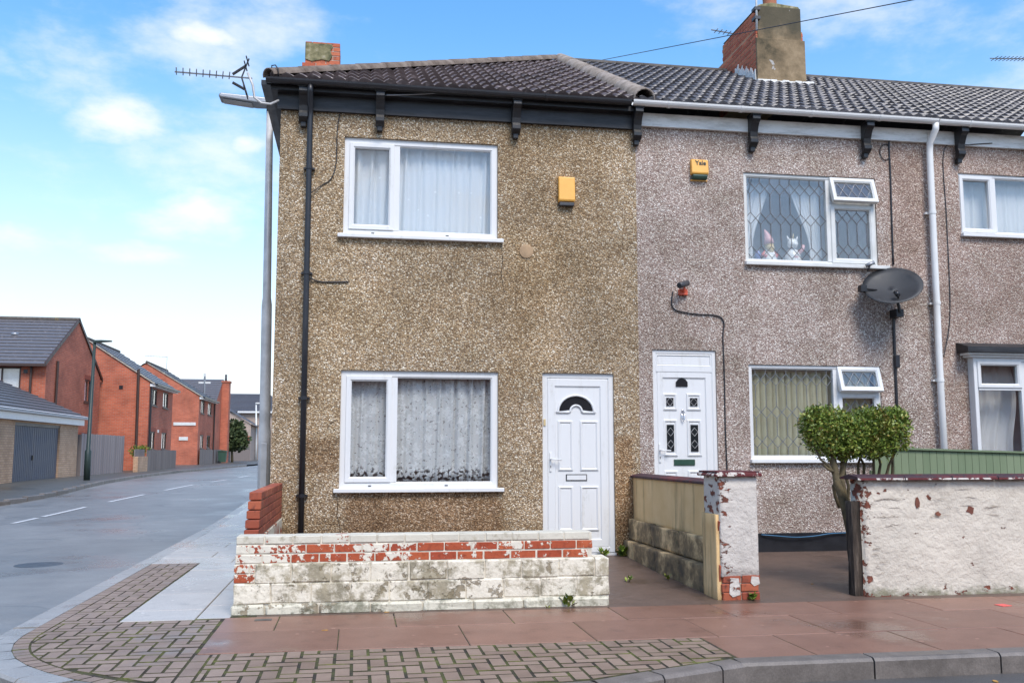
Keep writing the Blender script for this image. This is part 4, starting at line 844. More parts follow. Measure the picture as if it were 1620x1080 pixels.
# curtains, blind and ornaments
def pleats(x0, x1, z0, z1, y, amp, wl, seed, gather=0.0, pull=None):
    g = G(); rr = random.Random(seed); n = max(24, int((x1 - x0) / wl * 8)); m = 10; ph = [rr.uniform(0, 6.28) for _ in range(4)]
    V = []
    for j in range(m + 1):
        t = j / m; z = z1 + (z0 - z1) * t
        for i in range(n + 1):
            s = i / n; x = x0 + (x1 - x0) * s; a = 2 * math.pi * x / wl
            yy = y + amp * (math.sin(a + ph[0] + .6 * math.sin(2 * t + ph[1])) * (.55 + .45 * math.sin(x * 3.1 + ph[2])) + .4 * math.sin(a * 1.73 + ph[3] + t))
            if pull: x = pull(x, t)
            V.append((x + .010 * math.sin(a * .7 + 3 * t), yy, z))
    F = [(j * (n + 1) + i, j * (n + 1) + i + 1, (j + 1) * (n + 1) + i + 1, (j + 1) * (n + 1) + i) for j in range(m) for i in range(n)]
    return V, F
def curtain(name, label, mat, *a, **k):
    V, F = pleats(*a, **k); o = mesh(name, V, F, mat, None, True); s = o.modifiers.new('thickness', 'SOLIDIFY'); s.thickness = .0015; return tag(o, label, 'curtain')
curtain('net_curtain', 'white voile curtain with small dots in the upper window of brown house', 'voile', .80, 2.56, 3.78, 5.0, .175, .034, .14, 1)
curtain('net_curtain', 'white floral lace curtain in the lower window beside brown house door', 'lace', .80, 2.57, .93, 2.20, .175, .034, .13, 2)
curtain('tied_curtain', 'white curtain drawn aside next to gnome ornament in leaded upper window', 'voile_plain', 5.82, 6.22, 3.66, 4.82, .22, .014, .06, 3, pull=lambda x, t: 5.82 + (x - 5.82) * (1 - .62 * sst(t * 1.25)))
curtain('tied_curtain', 'white curtain drawn aside next to unicorn ornament in leaded upper window', 'voile_plain', 6.50, 6.92, 3.66, 4.82, .22, .014, .06, 4, pull=lambda x, t: 6.92 - (6.92 - x) * (1 - .60 * sst(t * 1.25)))
curtain('net_curtain', 'plain white net curtain in the upper window of the bay window house', 'voile_plain', 8.86, 11.1, 4.14, 4.96, .20, .016, .12, 5)
curtain('bay_curtain', 'grey white curtain hanging inside the bay window', 'voile_plain', 8.92, 9.55, 1.0, 2.42, .17, .03, .16, 6, pull=lambda x, t: x + .06 * math.sin(6 * t))
bl = thing('vertical_blind', 'cream vertical slat blind in the leaded lower window behind the shrub', 'blind', (6.6, .14, 1.2))
G().box(5.80, 7.50, .12, .16, 2.30, 2.34).build('head_rail', 'upvc_old', bl)
for k in range(20):
    x = 5.84 + k * .084; a = R(38 + rnd.uniform(-7, 7)); P = []
    for s in (-1, -.33, .33, 1): P.append((x + .044 * s * math.cos(a), .15 - .044 * s * math.sin(a) - .006 * (1 - s * s)))
    P += [(p[0], p[1] + .0015) for p in P[::-1]]; G().prism(P, 'z', 1.20, 2.30).build('slat', 'blind', bl)
def figure(name, label, x, parts):
    t = thing(name, label, 'ornament', (x, .16, 3.685), 'ornaments on the window ledge')
    for nm, mt, g in parts: g.build(nm, mt, t, True)
zb = 3.685
ls = G().box(5.79, 6.90, .105, .34, 3.655, 3.685).build('window_ledge', 'room_pale', h2)
x = 6.17
figure('gnome_figurine', 'gnome ornament with tall pink hat and pale beard behind leaded window', x, [
    ('body', 'ceramic_white', G().lathe([(.10, 0), (.11, .04), (.085, .13), (.06, .19), (.03, .21)], (x, .17, zb), 16)), ('arms', 'ceramic_red', G().tube([(x - .05, .17, zb + .17), (x - .10, .15, zb + .12), (x - .06, .10, zb + .09)], .022, 8).tube([(x + .05, .17, zb + .17), (x + .10, .15, zb + .12), (x + .06, .10, zb + .09)], .022, 8)),
    ('head', 'ceramic_yellow', G().ball((x, .16, zb + .25), .062)), ('beard', 'ceramic_yellow', G().lathe([(.004, 0), (.035, .04), (.055, .10), (.04, .13)], (x, .125, zb + .11), 12)), ('hat', 'ceramic_pink', G().tube([(x, .165, zb + .27), (x - .008, .165, zb + .34), (x - .03, .165, zb + .41), (x - .055, .165, zb + .46)], [.072, .055, .03, .004], 14)), ('sack', 'ceramic_blue', G().ball((x - .15, .18, zb + .11), (.045, .04, .075)))])
x = 6.50
figure('unicorn_figurine', 'white unicorn ornament with pink belly behind leaded window', x, [
    ('body', 'ceramic_white', G().lathe([(.10, 0), (.115, .05), (.10, .13), (.065, .20), (.04, .22)], (x, .18, zb), 16)), ('belly', 'ceramic_pink', G().ball((x, .115, zb + .085), (.055, .045, .055))), ('head', 'ceramic_white', G().ball((x, .17, zb + .285), (.075, .06, .075)).ball((x, .115, zb + .265), (.045, .05, .035))),
    ('ear', 'ceramic_white', G().tube([(x - .05, .17, zb + .33), (x - .075, .17, zb + .39)], [.024, .004], 8)), ('ear', 'ceramic_white', G().tube([(x + .05, .17, zb + .33), (x + .075, .17, zb + .39)], [.024, .004], 8)), ('horn', 'ceramic_yellow', G().tube([(x, .15, zb + .345), (x, .14, zb + .42)], [.016, .002], 8)), ('hoof', 'ceramic_pink', G().tube([(x + .08, .17, zb + .17), (x + .125, .15, zb + .21), (x + .135, .14, zb + .27)], [.03, .028, .022], 8))])

# ------------------------------------------------------------------ things fixed to the fronts
a1 = thing('alarm_box', 'plain yellow alarm box on the brown pebbledash wall', 'alarm box', (3.445, 0, 4.28))
o = G().prism([(0, 4.33), (-.075, 4.335), (-.085, 4.36), (-.07, 4.645), (0, 4.655)], 'x', 3.345, 3.55).build('cover', 'yellow_plastic', a1); soft(o, .012, 3); o = G().box(3.355, 3.54, -.066, -.002, 4.285, 4.33).build('base', 'dark_metal', a1); soft(o, .008)
a2 = thing('alarm_box', 'yellow alarm box with dark lettering on the pinkish grey wall', 'alarm box', (5.17, 0, 4.70))
o = G().prism([(0, 4.765), (-.07, 4.765), (-.078, 4.79), (-.062, 4.945), (-.05, 4.96), (0, 4.965)], 'x', 5.06, 5.285).build('cover', 'yellow_plastic', a2); soft(o, .012, 3); o = G().prism([(0, 4.70), (-.055, 4.705), (-.074, 4.74), (-.072, 4.763), (0, 4.763)], 'x', 5.075, 5.27).build('lens', 'dark_green_plastic', a2); soft(o, .012, 2); G().box(5.062, 5.283, -.02, -.001, 4.69, 4.703).build('base_edge', 'yellow_plastic', a2)
cu = bpy.data.curves.new('lettering', 'FONT'); cu.body = 'Yale'; cu.size = .082; cu.align_x = 'CENTER'; cu.extrude = .0015; cu.offset = .0015
to = bpy.data.objects.new('lettering_source', cu); col.objects.link(to); dg = bpy.context.evaluated_depsgraph_get(); me = bpy.data.meshes.new_from_object(to.evaluated_get(dg)); bpy.data.objects.remove(to); me.materials.clear(); me.materials.append(MATS['dark_text'])
o = inst('lettering', me, (5.18, -.072, 4.885), a2, (R(90 - 5), 0, 0))
def cctv(name, label, x, y, z, d, col2, k=1.0):
    t = thing(name, label, 'camera', (x, 0, z - .06)); d = Vector(d).normalized(); c = Vector((x, y, z))
    G().tube([c - d * .10 * k, c + d * .09 * k, c + d * .095 * k], [.038 * k, .038 * k, .03 * k], 14).build('camera_body', 'dark_metal', t, True); G().tube([c + d * .09 * k, c + d * .10 * k], .026 * k, 12).build('lens', 'dark_glass', t); G().tube([c - d * .02, (x + .03 * k, y + .03 * k, z - .07 * k), (x + .02 * k, 0, z - .09 * k)], .014 * k, 8).build('bracket', col2, t); o = G().box(x - .025 * k, x + .085 * k, -.05 * k, 0, z - .12 * k, z - .045 * k).build('junction_box', col2, t); soft(o, .006); return t
cctv('security_camera', 'dark bullet camera with orange base on the wall above the panelled door', 4.895, -.12, 3.34, (-.75, -.6, -.28), 'orange_red')
def sill_cam():
    t = thing('security_camera', 'small grey camera clipped to the sill of the leaded upper window', 'camera', (7.42, -.06, 3.64)); G().tube([(7.36, -.10, 3.655), (7.46, -.13, 3.70)], .024, 12).build('camera_body', 'grey_metal', t, True); G().tube([(7.40, -.06, 3.60), (7.40, -.10, 3.63), (7.41, -.115, 3.67)], .012, 8).build('bracket', 'dark_metal', t)
sill_cam()
def cable(label, pts, r=.006, mat='black_plastic', name='cable', sub=4):
    P = [Vector(p) for p in pts]; Q = []
    for i in range(len(P) - 1):
        p0, p1, p2, p3 = P[max(i - 1, 0)], P[i], P[i + 1], P[min(i + 2, len(P) - 1)]
        for k in range(sub): t = k / sub; Q.append(.5 * ((2 * p1) + (p2 - p0) * t + (2 * p0 - 5 * p1 + 4 * p2 - p3) * t * t + (3 * p1 - p0 - 3 * p2 + p3) * t ** 3))
    Q.append(P[-1]); o = G().tube(Q, r, 6).build(name, mat, None, True); return tag(o, label, 'cable')
Yw = -.012
cable('thin dark cable looping from the orange based camera down beside the panelled door', [(4.80, Yw, 3.27), (4.78, Yw, 3.14), (4.80, Yw, 3.06), (4.88, Yw, 3.02), (5.10, Yw, 2.99), (5.30, Yw, 2.985), (5.42, Yw, 2.955), (5.46, Yw, 2.86), (5.44, Yw, 2.72), (5.445, Yw, 2.2), (5.44, Yw, 1.6), (5.45, Yw, 1.0)], .008)
cable('black cable running down from gutter to satellite dish', [(7.95, -.03, 5.42), (7.84, Yw, 5.38), (7.82, Yw, 5.30), (7.82, Yw, 4.9), (7.81, Yw, 4.4), (7.80, Yw, 3.7)], .011)
cable('loop of spare cable on the wall under the white gutter', [(7.82, Yw, 5.28), (7.78, Yw, 5.32), (7.70, Yw, 5.27), (7.69, Yw, 5.17), (7.75, Yw, 5.10), (7.82, Yw, 5.14)], .006)
cable('black cable down the brown wall between window and black downpipe', [(.69, Yw, 5.32), (.66, Yw, 5.1), (.655, Yw, 4.7), (.60, Yw, 4.5), (.50, Yw, 4.42), (.36, -.04, 4.3)], .006)
cable('short loose black cable end stuck out of brown wall by downpipe', [(.38, -.03, 3.30), (.48, Yw, 3.265), (.62, Yw, 3.26), (.83, Yw, 3.27)], .008)
cable('grey cable clipped along black fascia to an iron corbel', [(1.22, -.18, 5.50), (1.5, -.17, 5.53), (1.9, -.18, 5.575)], .009, 'grey_metal')
cable('thin cable hanging over the wall of the bay window house', [(9.3, -.06, 5.40), (8.95, -.05, 5.36), (8.62, Yw, 5.30), (8.60, Yw, 4.4), (8.59, Yw, 3.4), (8.55, Yw, 2.9), (8.42, -.05, 2.5)], .006)
# satellite dish
sd = thing('satellite_dish', 'dark grey mesh satellite dish on the wall beside white downpipe', 'satellite dish', (7.78, 0, 2.9))
V = []; F = []; n = 28; m = 5
for j in range(m + 1):
    r = j / m
    for i in range(n): a = 2 * math.pi * i / n; V.append((.362 * r * math.cos(a), .362 * r * math.sin(a), .07 * r * r))
F = [(j * n + i, j * n + (i + 1) % n, (j + 1) * n + (i + 1) % n, (j + 1) * n + i) for j in range(m) for i in range(n)]
dish = mesh('reflector', V, F, 'dish_mesh', sd, True); s_ = dish.modifiers.new('thickness', 'SOLIDIFY'); s_.thickness = .008; s_.offset = -1
dn = Vector((-.36, -.64, .67)).normalized(); q = dn.to_track_quat('Z', 'Y'); DCn = Vector((7.63, -.24, 3.33)); dish.matrix_basis = Matrix.Translation(DCn) @ q.to_matrix().to_4x4()
G().tube([DCn + Vector((0, .02, -.02)), (7.74, -.16, 3.22), (7.77, -.16, 3.05)], .02, 10).box(7.72, 7.82, -.16, -.001, 3.0, 3.10).build('mount', 'black_iron', sd)
LN = DCn + dn * .22 + Vector((-.0, -.10, -.26)); G().tube([DCn + Vector((0, -.0, -.05)), DCn + Vector((.0, -.12, -.16)), LN], .012, 8).build('arm', 'black_iron', sd); G().tube([LN, LN + Vector((0, .05, .05))], .03, 10).build('receiver', 'black_plastic', sd, True)
o = G().box(7.20, 7.28, -.24, -.16, 3.30, 3.38).tube([(7.24, -.2, 3.34), (7.45, -.18, 3.33)], .012, 6).build('side_bracket', 'black_iron', sd)
cable('thick black cable running from satellite dish down behind the shrub', [(7.765, -.02, 3.08), (7.76, -.015, 2.6), (7.755, -.015, 2.0), (7.75, -.015, 1.2)], .018)
o = G().box(7.74, 7.80, -.06, -.001, 2.36, 2.52).build('cable_joint_box', 'black_plastic'); soft(o, .006); tag(o, 'small black joint box on the wall under the satellite dish', 'box')
# TV aerial on the corner of the brown house
ta = thing('tv_aerial', 'rooftop aerial on a bent pole at the black eaves corner above the road', 'aerial', (-.10, -.28, 5.22))
G().tube([(-.02, -.17, 5.36), (-.10, -.28, 5.27), (-.20, -.30, 5.27), (-.275, -.30, 5.33), (-.30, -.30, 5.48), (-.36, -.30, 5.62)], .014, 10).build('pole', 'galvanised', ta, True)
bm0, bm1 = Vector((-1.14, -.42, 5.53)), Vector((-.31, -.28, 5.565)); G().tube([bm0, bm1], .009, 6).build('boom', 'grey_metal', ta)
bd = (bm1 - bm0).normalized(); cr = Vector((0, 0, 1)).cross(bd).normalized()
for k in range(9): p = bm0 + (bm1 - bm0) * (.02 + .085 * k); G().tube([p - cr * .11 + Vector((0, 0, .012)), p + cr * .11 + Vector((0, 0, .012))], .006, 6).build('director', 'grey_metal', ta)
for sgn in (-1, 1):
    p = bm0 + (bm1 - bm0) * .86; G().tube([p + cr * .03 * sgn - bd * .10 + Vector((0, 0, .06 * sgn - .02)), p + Vector((.04, 0, .14 * sgn))], .016, 6).tube([p + Vector((.04, -.14, .14 * sgn)), p + Vector((.04, .14, .14 * sgn))], .008, 6).tube([p + Vector((.06, -.14, .20 * sgn)), p + Vector((.06, .14, .20 * sgn))], .008, 6).tube([p, p + Vector((.075, 0, .23 * sgn))], .010, 6).build('reflector_bar', 'dark_metal', ta)
o = G().tube([(-.02, -.24, 5.62), (-.03, -.24, 5.72), (-.06, -.24, 5.76), (-.10, -.24, 5.75), (-.10, -.24, 5.71), (-.08, -.24, 5.70)], .008, 6).build('iron_hook', 'black_iron', None, True); tag(o, 'small curled iron hook on the eaves corner of the brown house', 'hook')

# ------------------------------------------------------------------ garden walls
gw = thing('garden_wall', 'low front garden wall of flaking painted brick over mossy pale stone blocks', 'wall', (1.5, -3.0, 0))
GY, GT = -3.09, .22
G().box(.02, 2.95, GY + .004, GY + GT - .01, .0, .615).build('mortar_core', 'mortar_painted', gw); G().box(2.94, 3.095, GY + .004, GY + GT - .01, .0, .385).build('mortar_end', 'mortar_painted', gw)
def course(parent, x0, x1, z0, z1, L, y0, y1, mat, name, off=0.0, bev=.006, wob=.002, gap=.009, seed=0, nvar=4, jit=.003):
    vs_ = [bevelled_box(name + '_mesh', L - gap, y1 - y0, z1 - z0 - gap, bev, mat, wob, seed + i) for i in range(nvar)]; x = x0 - off; k = 0
    while x < x1 - .02:
        a, c = max(x, x0), min(x + L, x1)
        if c - a > .04:
            me = rnd.choice(vs_); s = (c - a - gap) / (L - gap)
            o = inst(name, me, ((a + c) / 2, (y0 + y1) / 2 + rnd.uniform(-jit, jit), (z0 + z1) / 2), parent); o.scale = (s, 1, 1)
        x += L
course(gw, .01, 2.96, .55, .622, .225, GY - .004, GY + GT, 'paint_coping', 'coping_brick', .0, .006, .002, .009, 1)
course(gw, .01, 2.96, .475, .55, .225, GY, GY + GT - .012, 'paint_brick', 'brick', .12, .005, .0015, .009, 11); course(gw, .005, 2.96, .40, .475, .225, GY, GY + GT - .012, 'paint_brick', 'brick', .01, .005, .0015, .009, 21)
course(gw, .0, .17, .322, .40, .225, GY - .004, GY + GT, 'paint_brick', 'brick', .1, .005, .0015, .009, 31); course(gw, .0, .17, .245, .322, .225, GY - .004, GY + GT, 'paint_brick', 'brick', .04, .005, .0015, .009, 33)
course(gw, .17, 3.10, .245, .40, .315, GY - .006, GY + GT, 'paint_block', 'stone_block', .03, .010, .006, .005, 41, 8, .005); course(gw, .0, 3.10, .085, .245, .315, GY - .008, GY + GT, 'paint_block', 'stone_block', .02, .010, .006, .005, 51, 8, .005)
course(gw, -.015, 3.095, -.02, .085, .42, GY - .024, GY + GT, 'paint_foot', 'foot_stone', .15, .018, .006, .010, 61, 6, .008)

# moss and weeds along joints
rw = thing('brick_return_wall', 'narrow red brick wall with stepped end running back to brown house corner', 'wall', (.08, -1.3, 0))
G().box(.045, .125, -2.35, -.01, 0, .93).build('mortar_core', 'mortar_buff', rw)
def course_y(parent, y0, y1, z0, z1, L, x0, x1, mat, name, off, seed):
    vs_ = [bevelled_box(name + '_mesh', x1 - x0, L - .009, z1 - z0 - .009, .005, mat, .0015, seed + i) for i in range(3)]; y = y0 - off
    while y < y1 - .02:
        a, c = max(y, y0), min(y + L, y1)
        if c - a > .04: o = inst(name, rnd.choice(vs_), ((x0 + x1) / 2, (a + c) / 2, (z0 + z1) / 2), parent); o.scale = (1, (c - a - .009) / (L - .009), 1)
        y += L
for k in range(5):
    z1 = .945 - k * .078; course_y(rw, -2.42 - .045 * k, -.005, z1 - .078, z1, .225, .032 - .004 * k, .138, 'brick_wall_new', 'brick', .11 * (k % 2), 70 + 5 * k)
course_y(rw, -2.80, -.005, .02, .29, .45, .03, .145, 'paint_return', 'rendered_block', .1, 95); course_y(rw, -2.75, -.005, .29, .555, .45, .03, .145, 'paint_return', 'rendered_block', .3, 99)
def blob(cx, cz, r, n, seed, sx=1, sz=1):
    q = random.Random(seed); return [(cx + sx * r * q.uniform(.6, 1.15) * math.cos(2 * math.pi * i / n), cz + sz * r * q.uniform(.6, 1.15) * math.sin(2 * math.pi * i / n)) for i in range(n)]
# party wall between the two paths, with its pier
pw_ = thing('party_garden_wall', 'cream rendered garden wall with dark coping between the two front paths', 'wall', (4.3, -1.3, 0))
def bumpy(x0, x1, y0, y1, z0, z1, amp, mat, name, parent, nx=1, ny=10, nz=8, seed=0, slopef=None):
    """wall body with a slightly uneven surface"""
    bm = bmesh.new(); bmesh.ops.create_cube(bm, size=1.0); dx, dy, dz = x1 - x0, y1 - y0, z1 - z0
    for v in bm.verts: v.co = Vector(((x0 + x1) / 2 + v.co.x * dx, (y0 + y1) / 2 + v.co.y * dy, (z0 + z1) / 2 + v.co.z * dz))
    cuts = max(1, int(max(dx, dy, dz) / .12)); bmesh.ops.subdivide_edges(bm, edges=list(bm.edges), cuts=min(cuts, 14), use_grid_fill=True)
    rr = random.Random(seed)
    for v in bm.verts:
        v.co += Vector((rr.uniform(-amp, amp), rr.uniform(-amp, amp), rr.uniform(-amp, amp) * .6))
        if slopef: v.co.z += slopef(v.co)
    me = bpy.data.meshes.new(name); bm.to_mesh(me); bm.free(); me.materials.append(MATS[mat]); me.polygons.foreach_set('use_smooth', [True] * len(me.polygons)); o = bpy.data.objects.new(name, me); col.objects.link(o); WL[o] = Vector((0, 0, 0)); child(o, parent); m_ = o.modifiers.new('edge', 'BEVEL'); m_.width = .008; m_.limit_method = 'ANGLE'; m_.angle_limit = R(50); return o
bumpy(4.25, 4.42, -2.62, -.005, .48, .985, .002, 'render_cream', 'wall_body', pw_, seed=1)
for k, (a, c) in enumerate(((-2.60, -1.75), (-1.74, -.86), (-.85, -.01))): bumpy(4.19, 4.44, a, c, .26, .495 - .01 * (k % 2), .006, 'render_cream_foot', 'foot_block', pw_, seed=10 + k)
for k, (a, c) in enumerate(((-2.64, -1.95), (-1.94, -1.2), (-1.19, -.4), (-.39, -.01))): bumpy(4.12, 4.45, a, c, -.05, .25, .008, 'render_cream_foot', 'foot_block', pw_, seed=20 + k)
for k in range(5): o = G().prism([(4.215, .985), (4.455, .985), (4.455, 1.01), (4.335, 1.035), (4.215, 1.01)], 'y', -2.62 + k * .523, -2.62 + (k + 1) * .523 - .006).build('coping', 'paint_coping_dark', pw_); soft(o, .006)
pier = thing('gate_pier', 'white rendered gate pier with flaked dark red cap and exposed bricks at its foot', 'pier', (4.31, -2.85, 0))
bumpy(4.135, 4.485, -3.03, -2.64, .20, 1.075, .003, 'render_pier', 'pier_body', pier, seed=31); 
br = [bevelled_box('pier_brick_mesh', .165, .11, .068, .006, 'brick_wall_new', .003, 200 + i) for i in range(3)]
for k in range(3):
    for j in range(2): inst('brick', br[(k + j) % 3], (4.135 + .085 + j * .175 + (.0 if k % 2 else .01), -2.975, -.002 + .035 + k * .075), pier)
    inst('brick', br[k], (4.20, -2.80, .033 + k * .075), pier, (0, 0, R(90)))
G().box(4.15, 4.47, -3.015, -2.66, -.02, .21).build('mortar_core', 'mortar', pier)
for a, c, z0, z1 in ((4.20, 4.30, .03, .19), (4.40, 4.485, .12, .2)): o = G().prism([(a, z0 + .03), (a + .03, z0), (c, z0 + .02), (c - .01, z1), (a + .01, z1 + .005)], 'y', -3.037, -3.02).build('render_flake', 'render_pier', pier)
bumpy(4.105, 4.14, -3.0, -2.66, .0, .74, .004, 'render_cream', 'side_render', pier, seed=33)
for z0, h_ in ((.60, .1), (.16, .17)): o = G().prism([(-3.0, z0), (-2.93, z0 + .02), (-2.95, z0 + h_), (-3.025, z0 + h_ * .8)], 'x', 4.122, 4.138).build('bare_brick', 'brick_wall_new', pier)
o = G().prism([(4.09, 1.075), (4.515, 1.075), (4.525, 1.09), (4.505, 1.108), (4.12, 1.115), (4.085, 1.092)], 'y', -3.07, -2.60).build('cap', 'coping_edge', pier); soft(o, .006); o = G().box(4.10, 4.50, -3.06, -2.61, 1.109, 1.122).build('cap_top', 'paint_coping_dark', pier); soft(o, .005)
# white wall on the right
ww = thing('white_garden_wall', 'cracked white rendered front wall with dark red coping beside the rotten post', 'wall', (7, -2.95, 0))
bm = bmesh.new(); NXw, NZw = 150, 20; x0w, x1w = 5.49, 12.0; rr = random.Random(5)
vv = [[bm.verts.new((x0w + (x1w - x0w) * i / NXw, -3.06 + .006 * math.sin(i * .31 + j * .2) + rr.uniform(-.004, .004), -.03 + 1.07 * j / NZw)) for j in range(NZw + 1)] for i in range(NXw + 1)]
for i in range(NXw):
    for j in range(NZw): bm.faces.new((vv[i][j], vv[i + 1][j], vv[i + 1][j + 1], vv[i][j + 1]))
bk = [bm.verts.new((x0w, -2.84, -.03)), bm.verts.new((x0w, -2.84, 1.04)), bm.verts.new((x1w, -2.84, 1.04)), bm.verts.new((x1w, -2.84, -.03))]
bm.faces.new([bk[0]] + [vv[0][j] for j in range(NZw + 1)] + [bk[1]]); bm.faces.new([bk[1]] + [vv[i][NZw] for i in range(NXw + 1)] + [bk[2]]); bm.faces.new(bk[::-1])
me = bpy.data.meshes.new('wall_body'); bm.to_mesh(me); bm.free(); me.materials.append(MATS['render_white']); me.polygons.foreach_set('use_smooth', [True] * len(me.polygons)); o = bpy.data.objects.new('wall_body', me); col.objects.link(o); WL[o] = Vector((0, 0, 0)); child(o, ww)
for k in range(14):
    a = 5.41 + k * .47; o = G().prism([(-3.115, 1.042), (-2.79, 1.042), (-2.79, 1.06), (-2.95, 1.088), (-3.105, 1.072), (-3.118, 1.06)], 'x', a, a + .466).build('coping', 'paint_coping_dark', ww); soft(o, .005)
    o = G().prism([(-3.121, 1.04), (-3.1165, 1.04), (-3.1165, 1.056), (-3.121, 1.054)], 'x', a + .002, a + .46).build('coping_lip', 'coping_edge', ww)
for k, (x, z, r, sx, sz) in enumerate(((6.02, .835, .04, .55, 1.5), (6.55, .76, .045, 1, .9), (6.22, .73, .028, 1, .8))):
    G().prism(blob(x, z, r, 9, k, sx, sz), 'y', -3.068, -3.06).build('render_hole', 'brick_dark', ww)
q = random.Random(12)
for k in range(26):       # cracks following the joints of the bricks behind the render
    x = q.uniform(5.58, 6.75) if k < 20 else q.uniform(5.52, 5.66); z = .95 - .078 * int(q.uniform(0, 5)) - q.uniform(0, .01) if k < 20 else q.uniform(.1, .7); L = q.uniform(.06, .22) if k < 20 else q.uniform(.04, .1)
    pts = [(x + L * t, -3.069, z + q.uniform(-.010, .010)) for t in (0, .25, .5, .75, 1)]; G().tube(pts, [.0006, .0016, .002, .0016, .0006], 5).build('crack', 'crack_shade', ww)
# rotten gate post, green fence
gp = bumpy(5.405, 5.49, -3.0, -2.89, -.03, .845, .006, 'rotten_wood', 'gate_post', None, seed=44); tag(gp, 'rotten dark timber gate post at the end of the white wall', 'post')
gf = thing('board_fence', 'pale green vertical board fence behind the white wall', 'fence', (8, -1.9, 0))
for k in range(42):
    x = 6.28 + k * .082; zt = 1.325 - (x - 6.3) * .028; o = G().prism([(x, -1.9), (x + .078, -1.9), (x + .080, -1.885), (x + .002, -1.885)], 'z', .03, zt).build('board', 'green_board', gf)
o = G().prism([(6.27, 1.325), (9.75, 1.228), (9.75, 1.248), (6.27, 1.345)], 'y', -1.925, -1.87).build('fence_cap', 'green_board', gf)
for z in (.3, 1.1): G().box(6.27, 9.7, -1.88, -1.84, z - .04, z + .0).build('rail', 'green_board', gf)
# blue hose lying along the plinth
cable('thin blue hose sagging along the black plinth of pinkish house', [(5.86, -.03, .285), (6.05, -.05, .27), (6.3, -.05, .25), (6.55, -.05, .262), (6.8, -.04, .29), (7.2, -.04, .295)], .007, 'blue_hose', 'garden_hose')

# ------------------------------------------------------------------ plants
def leaves(parent, blobs, n, size, mat, name, seed, shell=.55):
    q = random.Random(seed); V = []; F = []; tot = sum(b_[3] ** 2 for b_ in blobs)
    for (cx, cy, cz, r, sx, sy, sz) in blobs:
        for k in range(int(n * r * r / tot)):
            while True:
                d = Vector((q.gauss(0, 1), q.gauss(0, 1), q.gauss(0, 1)))
                if d.length > .01: break
            d.normalize(); rad = r * (shell + (1 - shell) * q.random() ** .5) * (1 + .10 * math.sin(7 * d.x + 5 * d.z) + .06 * math.sin(13 * d.y + 9 * d.z)) * (q.uniform(.9, 1.05) if q.random() > .03 else q.uniform(1.05, 1.28))
            c = Vector((cx + d.x * rad * sx, cy + d.y * rad * sy, cz + d.z * rad * sz)); t = Vector((q.gauss(0, 1), q.gauss(0, 1), q.gauss(0, .8) + .3)).normalized(); t = (t + d * .6).normalized(); w = t.cross(Vector((q.gauss(0, 1), q.gauss(0, 1), q.gauss(0, 1)))).normalized()
            s = size * q.uniform(.6, 1.25); i = len(V); V += [tuple(c), tuple(c + t * s * .5 + w * s * .28), tuple(c + t * s), tuple(c + t * s * .5 - w * s * .28)]; F.append((i, i + 1, i + 2, i + 3))
    return mesh(name, V, F, mat, parent)
sh = thing('topiary_shrub', 'clipped evergreen shrub with twisted bare stems behind the white wall', 'shrub', (5.62, -2.62, 0))
SY = -2.55
leaves(sh, [(5.42, SY, 1.49, .235, 1.05, 1.0, 1.05), (5.66, SY + .02, 1.45, .23, 1.0, 1.0, 1.0), (5.90, SY + .0, 1.50, .23, 1.0, 1.0, 1.02), (6.08, SY + .02, 1.49, .22, .98, 1, 1.06), (5.55, SY - .05, 1.34, .15, 1.2, 1, .8), (5.85, SY - .05, 1.34, .16, 1.3, 1, .75), (5.30, SY - .02, 1.60, .12, 1, 1, 1), (6.16, SY, 1.62, .11, 1, 1, 1)], 26000, .033, 'leaf', 'crown', 3, .35)
g = G(); q = random.Random(8)
g.tube([(5.58, -2.72, .0), (5.57, -2.70, .3), (5.56, -2.68, .55), (5.52, -2.66, .8), (5.47, -2.63, 1.02), (5.465, -2.60, 1.2), (5.45, -2.57, 1.4)], [.048, .043, .040, .038, .035, .028, .016], 10); g.tube([(5.58, -2.70, .1), (5.585, -2.66, .5), (5.55, -2.63, .85), (5.535, -2.60, 1.05), (5.60, -2.57, 1.2), (5.62, -2.56, 1.4)], [.036, .033, .03, .026, .02, .01], 8)
g.build('trunk', 'bark', sh, True)
for x0 in (5.62, 5.70, 5.78, 5.86, 5.93, 6.00, 6.08, 6.14):
    p = Vector((x0 + q.uniform(-.05, .06), SY + q.uniform(.0, .12), .75)); P = [p]; 
    for k in range(7): p = p + Vector((q.uniform(-.05, .05) + (x0 - p.x) * .25, q.uniform(-.03, .03), .105)); P.append(p.copy())
    G().tube(P, [.016, .017, .015, .016, .013, .012, .009, .006], 7).build('stem', 'bark', sh, True)
for P in ([(5.47, -2.62, 1.05), (5.40, -2.62, 1.16), (5.33, -2.6, 1.22), (5.28, -2.58, 1.34)], [(5.46, -2.62, 1.1), (5.38, -2.64, 1.13), (5.34, -2.64, 1.17)], [(5.5, -2.6, 1.1), (5.42, -2.58, 1.24), (5.40, -2.57, 1.4)]): G().tube(P, [.018, .014, .011, .006], 7).build('stem', 'bark', sh, True)
